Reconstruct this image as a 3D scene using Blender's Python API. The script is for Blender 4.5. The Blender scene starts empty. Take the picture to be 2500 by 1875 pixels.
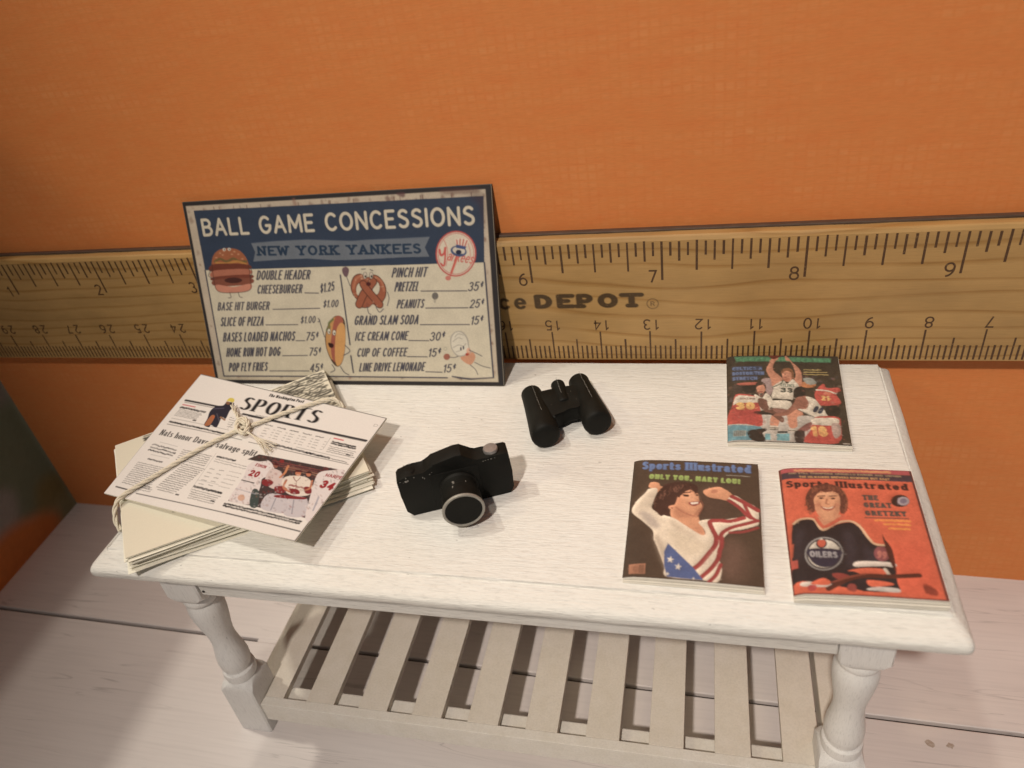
# Dollhouse table with miniature papers, camera and binoculars.  1 unit = 1 cm.
import bpy, bmesh, math, random
import numpy as np
from mathutils import Vector, Matrix
random.seed(7)
RNG = np.random.default_rng(7)
D = bpy.data
SC = bpy.context.scene
COL = SC.collection
PI = math.pi
SC.unit_settings.scale_length = 0.01

# ------------------------------------------------------------------ camera
YAW, PITCH, ROLL, FPX = -0.3109, 0.6216, -0.1730, 1823.0
CAM = Vector((18.567, -13.144, 15.165))
H = 6.21                      # height of the table top
fwd = Vector((math.sin(YAW)*math.cos(PITCH), math.cos(YAW)*math.cos(PITCH), -math.sin(PITCH)))
rt = Vector((math.cos(YAW), -math.sin(YAW), 0)); up = rt.cross(fwd)
r2 = math.cos(ROLL)*rt + math.sin(ROLL)*up
u2 = -math.sin(ROLL)*rt + math.cos(ROLL)*up
cd = D.cameras.new('camera'); cam = D.objects.new('camera', cd); COL.objects.link(cam)
m3 = Matrix((r2, u2, -fwd)).transposed()
cam.matrix_world = Matrix.Translation(CAM) @ m3.to_4x4()
cd.sensor_width = 36; cd.lens = 36*FPX/2500; cd.clip_start = 0.5; cd.clip_end = 2000
cd.dof.use_dof = True; cd.dof.focus_distance = 13.6; cd.dof.aperture_fstop = 0.26
SC.camera = cam

# ------------------------------------------------------------------ light
w = D.worlds.new('World'); SC.world = w; w.use_nodes = True
bg = w.node_tree.nodes['Background']; bg.inputs[0].default_value = (0.95, 0.92, 0.95, 1); bg.inputs[1].default_value = 0.10

def lamp(name, L, dist, size, power, col, target=Vector((15, -3, 6))):
    """a ceiling lamp whose light travels along L"""
    L = Vector(L).normalized()
    d = D.lights.new(name, 'AREA'); d.shape = 'DISK'; d.size = size; d.energy = power; d.color = col
    o = D.objects.new(name, d); COL.objects.link(o)
    o.location = target - L*dist
    o.rotation_euler = L.to_track_quat('-Z', 'Y').to_euler()
    return o
lamp('ceiling_lamp', (0.50, -0.05, -1), 95, 3.6, 22500, (1.0, 0.915, 0.77))
lamp('ceiling_lamp', (0.26, -0.05, -1), 95, 4.2, 11000, (1.0, 0.915, 0.78))
# a recessed spot in the ceiling behind the viewer, aimed right of the table; the far left falls outside its pool
sd = D.lights.new('ceiling_spot', 'SPOT'); sd.energy = 132000; sd.color = (1.0, 0.89, 0.79); sd.shadow_soft_size = 1.7
so = D.objects.new('ceiling_spot', sd); COL.objects.link(so)
Ls = Vector((0.08, 0.75, -1)).normalized(); so.location = Vector((15, -3, 6))-Ls*70
aim = Vector((20.5, -1.5, 8))-so.location; so.rotation_euler = aim.to_track_quat('-Z', 'Y').to_euler()
sd.spot_size = 2*math.atan(23/aim.length); sd.spot_blend = 1.0
lamp('ceiling_lamp', (0.95, 0.60, -1), 95, 14.0, 10500, (1.0, 0.80, 0.50))
SC.view_settings.view_transform = 'Standard'
SC.view_settings.look = 'None'
SC.view_settings.exposure = 0.0
SC.view_settings.gamma = 1.0

# ------------------------------------------------------------------ helpers
def tag(o, label=None, cat=None, group=None, kind=None):
    if label: o['label'] = label
    if cat: o['category'] = cat
    if group: o['group'] = group
    if kind: o['kind'] = kind
    return o
def empty(name, loc=(0, 0, 0), rz=0):
    o = D.objects.new(name, None); COL.objects.link(o); o.location = loc; o.rotation_euler = (0, 0, rz)
    o.empty_display_size = 0.3
    return o
def link(name, me, mat, parent=None, smooth=None, loc=(0, 0, 0), rot=(0, 0, 0)):
    o = D.objects.new(name, me); COL.objects.link(o)
    if mat is not None:
        for m in (mat if isinstance(mat, (list, tuple)) else [mat]): me.materials.append(m)
    if parent is not None: o.parent = parent
    o.location = loc; o.rotation_euler = rot
    if smooth is not None:
        for p in me.polygons: p.use_smooth = True
        if smooth < 180:
            me.set_sharp_from_angle(angle=math.radians(smooth))
    return o
def obj(name, bm, mat, parent=None, smooth=None, loc=(0, 0, 0), rot=(0, 0, 0)):
    bmesh.ops.recalc_face_normals(bm, faces=bm.faces)
    me = D.meshes.new(name); bm.to_mesh(me); bm.free()
    return link(name, me, mat, parent, smooth, loc, rot)
def box(bm, x0, x1, y0, y1, z0, z1, bev=0.0, seg=2, jit=0.0):
    vs = [bm.verts.new((x + random.uniform(-jit, jit), y + random.uniform(-jit, jit), z + random.uniform(-jit, jit)))
          for z in (z0, z1) for y in (y0, y1) for x in (x0, x1)]
    fs = [bm.faces.new([vs[i] for i in f]) for f in ((0, 2, 3, 1), (4, 5, 7, 6), (0, 1, 5, 4), (2, 6, 7, 3), (0, 4, 6, 2), (1, 3, 7, 5))]
    if bev:
        es = {e for f in fs for e in f.edges}
        bmesh.ops.bevel(bm, geom=list(es), offset=bev, segments=seg, profile=0.5, affect='EDGES')
    return vs
def prism(bm, pts, z0, z1, bev=0.0, seg=2):
    """extrude an outline (x,y) from z0 to z1"""
    a = [bm.verts.new((x, y, z0)) for x, y in pts]; b = [bm.verts.new((x, y, z1)) for x, y in pts]
    n = len(pts)
    fs = [bm.faces.new(a[::-1]), bm.faces.new(b)]
    for i in range(n): fs.append(bm.faces.new((a[i], a[(i+1) % n], b[(i+1) % n], b[i])))
    if bev:
        es = set(fs[0].edges) | set(fs[1].edges)
        bmesh.ops.bevel(bm, geom=list(es), offset=bev, segments=seg, profile=0.5, affect='EDGES')
def lathe(bm, prof, n=32, cap=True, mat=Matrix.Identity(4)):
    """profile of (radius, z) turned round z"""
    rings = []
    for r, z in prof:
        rings.append([bm.verts.new(mat @ Vector((r*math.cos(2*PI*k/n), r*math.sin(2*PI*k/n), z))) for k in range(n)])
    for a, b in zip(rings, rings[1:]):
        for k in range(n): bm.faces.new((a[k], a[(k+1) % n], b[(k+1) % n], b[k]))
    if cap:
        bm.faces.new(rings[0][::-1]); bm.faces.new(rings[-1])
def tube(bm, pts, r, n=8, rfun=None, twist=0.0):
    pts = [Vector(p) for p in pts]
    prev = None; nrm = Vector((0, 0, 1))
    for i, p in enumerate(pts):
        t = (pts[min(i+1, len(pts)-1)] - pts[max(i-1, 0)])
        if t.length < 1e-9: t = Vector((1, 0, 0))
        t.normalize()
        nrm = (nrm - t*nrm.dot(t))
        if nrm.length < 1e-6: nrm = t.orthogonal()
        nrm.normalize(); bn = t.cross(nrm)
        rr = rfun(i/(len(pts)-1)) if rfun else r
        ring = [bm.verts.new(p + rr*(math.cos(2*PI*k/n)*nrm + math.sin(2*PI*k/n)*bn)) for k in range(n)]
        if prev:
            for k in range(n): bm.faces.new((prev[k], prev[(k+1) % n], ring[(k+1) % n], ring[k]))
        else: bm.faces.new(ring[::-1])
        prev = ring
    bm.faces.new(prev)
def catmull(pts, per=8, closed=False):
    P = [np.array(p, float) for p in pts]; n = len(P); out = []
    rng = range(n) if closed else range(n-1)
    for i in rng:
        p0 = P[(i-1) % n] if (closed or i > 0) else P[i]
        p1 = P[i]; p2 = P[(i+1) % n]
        p3 = P[(i+2) % n] if (closed or i+2 < n) else P[min(i+1, n-1)]
        for k in range(per):
            t = k/per
            out.append(0.5*((2*p1) + (-p0+p2)*t + (2*p0-5*p1+4*p2-p3)*t*t + (-p0+3*p1-3*p2+p3)*t**3))
    if not closed: out.append(P[-1])
    return [tuple(o) for o in out]

# ------------------------------------------------------------------ materials
def s2l(c): c = np.asarray(c, float); return np.where(c <= 0.04045, c/12.92, ((c+0.055)/1.055)**2.4)
class NT:
    def __init__(s, name):
        s.m = D.materials.new(name); s.m.use_nodes = True; s.t = s.m.node_tree; s.n = s.t.nodes
        s.p = s.n['Principled BSDF']; s.co = s.n.new('ShaderNodeTexCoord')
    def node(s, typ, **kw):
        n = s.n.new(typ)
        for k, v in kw.items():
            if isinstance(k, str) and hasattr(n, k): setattr(n, k, v)
        return n
    def L(s, a, b): s.t.links.new(a, b)
    def map(s, scale=(1, 1, 1), rot=(0, 0, 0), src='Object', loc=(0, 0, 0)):
        n = s.n.new('ShaderNodeMapping'); n.inputs['Scale'].default_value = scale; n.inputs['Rotation'].default_value = rot
        n.inputs['Location'].default_value = loc
        s.L(s.co.outputs[src], n.inputs['Vector']); return n.outputs[0]
    def noise(s, vec, scale=1, detail=4, rough=0.5, dist=0.0):
        n = s.n.new('ShaderNodeTexNoise'); n.inputs['Scale'].default_value = scale; n.inputs['Detail'].default_value = detail
        n.inputs['Roughness'].default_value = rough; n.inputs['Distortion'].default_value = dist
        s.L(vec, n.inputs['Vector']); return n.outputs['Fac']
    def ramp(s, fac, stops):
        n = s.n.new('ShaderNodeValToRGB'); cr = n.color_ramp
        while len(cr.elements) < len(stops): cr.elements.new(0.5)
        for e, (p, c) in zip(cr.elements, stops):
            e.position = p; e.color = (*c, 1) if hasattr(c, '__len__') else (c, c, c, 1)
        s.L(fac, n.inputs[0]); return n.outputs[0]
    def mix(s, a, b, fac, mode='MIX'):
        n = s.n.new('ShaderNodeMix'); n.data_type = 'RGBA'; n.blend_type = mode
        for inp, v in ((n.inputs[6], a), (n.inputs[7], b), (n.inputs[0], fac)):
            if hasattr(v, 'is_linked'): s.L(v, inp)
            elif hasattr(v, '__len__'): inp.default_value = (*v, 1)
            else: inp.default_value = v
        return n.outputs[2]
    def math(s, op, a, b=0.0, c=None):
        n = s.n.new('ShaderNodeMath'); n.operation = op
        for i, v in enumerate((a, b) if c is None else (a, b, c)):
            if hasattr(v, 'is_linked'): s.L(v, n.inputs[i])
            else: n.inputs[i].default_value = v
        return n.outputs[0]
    def bump(s, h, strength=0.3, dist=0.02, prev=None):
        n = s.n.new('ShaderNodeBump'); n.inputs['Strength'].default_value = strength; n.inputs['Distance'].default_value = dist
        s.L(h, n.inputs['Height'])
        if prev is not None: s.L(prev, n.inputs['Normal'])
        return n.outputs[0]
    def fin(s, col=None, rough=0.6, nrm=None, spec=None, metal=0):
        if col is not None:
            if hasattr(col, 'is_linked'): s.L(col, s.p.inputs['Base Color'])
            else: s.p.inputs['Base Color'].default_value = (*col, 1)
        if hasattr(rough, 'is_linked'): s.L(rough, s.p.inputs['Roughness'])
        else: s.p.inputs['Roughness'].default_value = rough
        if nrm is not None: s.L(nrm, s.p.inputs['Normal'])
        if spec is not None: s.p.inputs['Specular IOR Level'].default_value = spec
        s.p.inputs['Metallic'].default_value = metal
        return s.m

def paint_white(name, axis=0, k=1.0, tint=(0.815, 0.81, 0.775)):
    t = NT(name)
    sc = [58, 58, 58]; sc[axis] = 5.0
    g = t.noise(t.map(sc), 1, 5, 0.6, 0.3)
    sc2 = [16, 16, 16]; sc2[axis] = 1.6
    g2 = t.noise(t.map(sc2, loc=(3, 5, 1)), 1, 4, 0.6, 0.6)
    f = t.noise(t.map((60, 60, 60)), 1, 3, 0.6)
    big = t.noise(t.map((0.5, 0.5, 0.5)), 1, 2, 0.5)
    fs = [14, 14, 14]; fs[axis] = 6
    fleck = t.ramp(t.noise(t.map(fs, loc=(9, 2, 4)), 1, 2, 0.5), [(0.225, 0.62), (0.255, 1.0)])
    dark = tuple(c*0.78 for c in tint); mid = tuple(c*0.93 for c in tint)
    c = t.ramp(g, [(0.28, dark), (0.41, mid), (0.50, tint), (1.0, tint)])
    c = t.mix(c, t.ramp(g2, [(0.30, 0.90), (0.40, 1.0), (1, 1.0)]), 0.6, 'MULTIPLY')
    c = t.mix(c, t.ramp(big, [(0.3, (0.96, 0.95, 0.93)), (0.7, (1, 1, 1))]), 1.0, 'MULTIPLY')
    c = t.mix(c, fleck, 1.0, 'MULTIPLY')
    h = t.math('ADD', t.math('MULTIPLY', g, 0.8), t.math('MULTIPLY', g2, 1.2))
    b = t.bump(h, 0.60*k, 0.035); b = t.bump(f, 0.22*k, 0.012, b)
    return t.fin(c, 0.42, b, 0.4)
M = {}
M['paint_x'] = paint_white('white_paint_brushed_x', 0)
M['paint_y'] = paint_white('white_paint_brushed_y', 1, 0.8)
M['paint_z'] = paint_white('white_paint_turned', 2, 0.45, (0.81, 0.81, 0.80))
def sanded(name, tint):
    t = NT(name)
    f = t.noise(t.map((26, 26, 26)), 1, 4, 0.6); g = t.noise(t.map((3, 3, 3)), 1, 3, 0.6)
    c = t.mix(tint, t.ramp(f, [(0.28, 0.90), (0.6, 1.0)]), 1.0, 'MULTIPLY'); c = t.mix(c, t.ramp(g, [(0.3, (0.93, 0.92, 0.89)), (0.7, (1, 1, 1))]), 1.0, 'MULTIPLY')
    return t.fin(c, 0.6, t.bump(f, 0.35, 0.015), 0.3)
M['bare_y'] = sanded('thin_paint_shelf', (0.76, 0.71, 0.63))
M['bare_x'] = sanded('thin_paint_rail', (0.80, 0.77, 0.71))

def wall_mat():
    t = NT('orange_woven_paper')
    base = (0.70, 0.243, 0.072); lite = (0.735, 0.295, 0.102)
    v = t.map((1, 1, 1), rot=(PI/2, 0.0, 0))
    bk = t.node('ShaderNodeTexBrick'); bk.offset = 0.0; bk.offset_frequency = 2
    bk.inputs['Scale'].default_value = 1.0; bk.inputs['Brick Width'].default_value = 0.17; bk.inputs['Row Height'].default_value = 0.155
    bk.inputs['Mortar Size'].default_value = 0.045; bk.inputs['Mortar Smooth'].default_value = 1.0
    bk.inputs['Color1'].default_value = (0.35, 0.35, 0.35, 1); bk.inputs['Color2'].default_value = (1, 1, 1, 1); bk.inputs['Mortar'].default_value = (0, 0, 0, 1)
    ns = t.noise(t.map((2.2, 2.2, 2.2)), 1, 2)
    wob = t.node('ShaderNodeVectorMath', operation='ADD'); t.L(v, wob.inputs[0])
    cmb = t.node('ShaderNodeCombineXYZ'); t.L(t.math('MULTIPLY', ns, 0.12), cmb.inputs[1]); t.L(t.math('MULTIPLY', ns, 0.05), cmb.inputs[0])
    t.L(cmb.outputs[0], wob.inputs[1]); t.L(wob.outputs[0], bk.inputs['Vector'])
    band = t.ramp(t.noise(t.map((0.35, 0.35, 1.5)), 1, 3, 0.55), [(0.38, 0.08), (0.66, 0.9)])
    pat = t.noise(t.map((1.3, 1.3, 3.5), loc=(4, 1, 2)), 1, 3, 0.6)
    fac = t.math('MULTIPLY', bk.outputs['Color'], t.math('MULTIPLY', band, t.ramp(pat, [(0.36, 0.25), (0.60, 1.0)])))
    c = t.mix(base, lite, fac)
    red = t.ramp(t.noise(t.map((1.6, 1.6, 5.0), loc=(8, 0, 3)), 1, 4, 0.6), [(0.42, (1, 1, 1)), (0.72, (1.0, 0.91, 0.88))])
    c = t.mix(c, red, 1.0, 'MULTIPLY')
    fine = t.ramp(t.noise(t.map((5, 5, 40)), 1, 3, 0.6), [(0.3, 0.93), (0.7, 1.03)])
    c = t.mix(c, fine, 1.0, 'MULTIPLY')
    h = t.noise(t.map((9, 9, 60)), 1, 3, 0.6)
    return t.fin(c, 0.62, t.bump(h, 0.12, 0.01), 0.3)
M['wall'] = wall_mat()

def floor_mat():
    t = NT('whitewashed_plank')
    tint = (0.74, 0.70, 0.685)
    v = t.map((0.5, 14, 14))
    g = t.noise(v, 1, 4, 0.5, 0.3)
    cr = t.noise(t.map((0.16, 2.6, 2.6), loc=(2, 7, 0)), 1, 3, 0.5, 0.8)
    line = t.math('ABSOLUTE', t.math('SUBTRACT', cr, 0.5))
    msk = t.noise(t.map((0.35, 1.1, 1), loc=(5, 2, 0)), 1, 2)
    ln = t.ramp(line, [(0.0, 0.55), (0.004, 0.72), (0.011, 1.0)])
    ln = t.mix((1, 1, 1), ln, t.ramp(msk, [(0.48, 0.0), (0.64, 0.6)]))
    c = t.ramp(g, [(0.25, tuple(x*0.93 for x in tint)), (0.5, tint), (0.8, tuple(x*1.04 for x in tint))])
    c = t.mix(c, ln, 1.0, 'MULTIPLY')
    big = t.ramp(t.noise(t.map((0.16, 0.4, 0.4)), 1, 3), [(0.3, (0.93, 0.91, 0.90)), (0.7, (1.02, 1.01, 1.0))])
    c = t.mix(c, big, 1.0, 'MULTIPLY')
    return t.fin(c, 0.5, t.bump(g, 0.15, 0.01), 0.4)
M['floor'] = floor_mat()
t = NT('knot_stain'); M['knot'] = t.fin(t.ramp(t.noise(t.map((20, 20, 20)), 1, 3), [(0.3, (0.36, 0.27, 0.20)), (0.7, (0.52, 0.46, 0.41))]), 0.7)
t = NT('plank_joint'); M['joint'] = t.fin((0.05, 0.035, 0.03), 0.8)

def wood_nodes(t):
    g = t.noise(t.map((0.09, 0.6, 0.55)), 1, 2, 0.5, 0.2)
    sep = t.n.new('ShaderNodeSeparateXYZ'); t.L(t.co.outputs['Object'], sep.inputs[0])
    fr = t.math('FRACT', t.math('ADD', t.math('MULTIPLY', g, 5.0), t.math('MULTIPLY', sep.outputs[2], 3.6)))
    n = t.noise(t.map((2.2, 20, 60)), 1, 4, 0.6)
    c = t.ramp(fr, [(0.0, (0.47, 0.285, 0.105)), (0.70, (0.50, 0.31, 0.118)), (0.86, (0.40, 0.225, 0.07)), (0.92, (0.345, 0.185, 0.055)), (1.0, (0.47, 0.285, 0.105))])
    c = t.mix((0.49, 0.30, 0.115), c, t.ramp(t.noise(t.map((0.5, 1, 3)), 1, 2), [(0.3, 0.35), (0.6, 1.0)]))
    c = t.mix(c, t.ramp(n, [(0.25, 0.88), (0.55, 1.0), (0.9, 1.06)]), 1.0, 'MULTIPLY')
    blot = t.ramp(t.noise(t.map((0.6, 1, 1.3)), 1, 3), [(0.32, 0.84), (0.6, 1.0)])
    c = t.mix(c, blot, 1.0, 'MULTIPLY')
    return c, n
t = NT('ruler_maple'); c, n = wood_nodes(t); M['ruler'] = t.fin(c, 0.42, t.bump(n, 0.15, 0.01), 0.45)
t = NT('ruler_printed_maple'); c, n = wood_nodes(t)
at = t.node('ShaderNodeAttribute'); at.attribute_name = 'ink'
fl = t.ramp(t.noise(t.map((9, 20, 60), loc=(3, 3, 3)), 1, 3), [(0.28, 0.6), (0.40, 1.0)])
c = t.mix(c, (0.075, 0.045, 0.02), t.math('MULTIPLY', at.outputs['Fac'], fl)); M['ruler_ink'] = t.fin(c, 0.45, t.bump(n, 0.15, 0.01), 0.4)
t = NT('tick_ink')
n = t.noise(t.map((25, 25, 25)), 1, 3)
M['ink'] = t.fin(t.ramp(n, [(0.28, (0.20, 0.12, 0.05)), (0.42, (0.085, 0.042, 0.018))]), 0.55)
t = NT('brass_edge')
n = t.noise(t.map((3, 30, 30)), 1, 4, 0.6)
M['metal'] = t.fin(t.ramp(n, [(0.3, (0.085, 0.06, 0.045)), (0.7, (0.15, 0.11, 0.085))]), 0.45, None, 0.5, 0.4)

def print_mat(name, rough=0.5, grain=0.07, bump=0.0, spec=0.35):
    t = NT(name)
    a = t.node('ShaderNodeAttribute'); a.attribute_name = 'print'
    n = t.noise(t.map((34, 34, 34)), 1, 3, 0.7)
    c = t.mix(a.outputs['Color'], t.ramp(n, [(0.25, 1-grain*2), (0.75, 1+grain)]), 1.0, 'MULTIPLY')
    b = t.bump(t.noise(t.map((2.5, 2.5, 2.5)), 1, 2), 0.1+bump, 0.02)
    return t.fin(c, rough, b, spec)
M['print_sign'] = print_mat('printed_card', 0.5, 0.05)
M['print_news'] = print_mat('printed_newsprint', 0.7, 0.02, 0, 0.2)
M['print_cover'] = print_mat('printed_gloss_cover', 0.33, 0.07, 0, 0.5)
M['print_board'] = print_mat('printed_scrapbook_board', 0.6, 0.05)
def plain(name, col, rough=0.6, var=0.12, sc=12, bmp=0.1, spec=0.4, metal=0):
    t = NT(name); n = t.noise(t.map((sc, sc, sc)), 1, 4, 0.6)
    c = t.ramp(n, [(0.25, tuple(x*(1-var) for x in col)), (0.75, tuple(min(1, x*(1+var*0.6)) for x in col))])
    return t.fin(c, rough, t.bump(n, bmp, 0.02) if bmp else None, spec, metal)
M['card_edge'] = plain('card_edge_grey', (0.075, 0.072, 0.066), 0.7)
M['cream'] = plain('cream_paper', (0.82, 0.79, 0.68), 0.75, 0.05, 5, 0.08, 0.2)
M['page'] = plain('magazine_pages', (0.72, 0.68, 0.60), 0.7, 0.06, 6, 0.05, 0.2)
t = NT('cotton_twine'); n = t.noise(t.map((40, 40, 40)), 1, 4, 0.7)
M['twine'] = t.fin(t.ramp(n, [(0.3, (0.62, 0.56, 0.44)), (0.7, (0.82, 0.77, 0.64))]), 0.85, t.bump(n, 0.5, 0.02), 0.15)
def chipped_black(name, thr):
    t = NT(name)
    n = t.noise(t.map((3, 3, 3)), 1, 4, 0.6)
    c = t.ramp(n, [(0.3, (0.005, 0.005, 0.004)), (0.7, (0.011, 0.011, 0.009))])
    ch = t.noise(t.map((11, 11, 11), loc=(1, 2, 3)), 1, 4, 0.65)
    geo = t.node('ShaderNodeNewGeometry')
    edge = t.ramp(geo.outputs['Pointiness'], [(0.58, 0.0), (0.66, 0.7)])
    f = t.math('MULTIPLY', t.ramp(ch, [(thr, 0.0), (thr+0.02, 1.0)]), edge)
    c = t.mix(c, (0.42, 0.38, 0.32), f)
    b = t.bump(t.noise(t.map((24, 24, 24)), 1, 3, 0.6), 0.12, 0.008)
    return t.fin(c, t.ramp(n, [(0.3, 0.55), (0.7, 0.68)]), b, 0.18)
M['black'] = chipped_black('chipped_black_paint', 0.66)
M['silver'] = plain('silver_paint', (0.36, 0.345, 0.335), 0.38, 0.2, 14, 0.5, 0.6, 0.55)
M['ring'] = plain('grey_ring_paint', (0.33, 0.315, 0.28), 0.45, 0.15, 20, 0.3, 0.5, 0.2)
M['bare'] = plain('bare_metal_scratch', (0.26, 0.25, 0.225), 0.5, 0.5, 45, 0.8, 0.4, 0.2)
M['dark_hole'] = plain('nail_hole', (0.05, 0.04, 0.035), 0.8)

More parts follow.
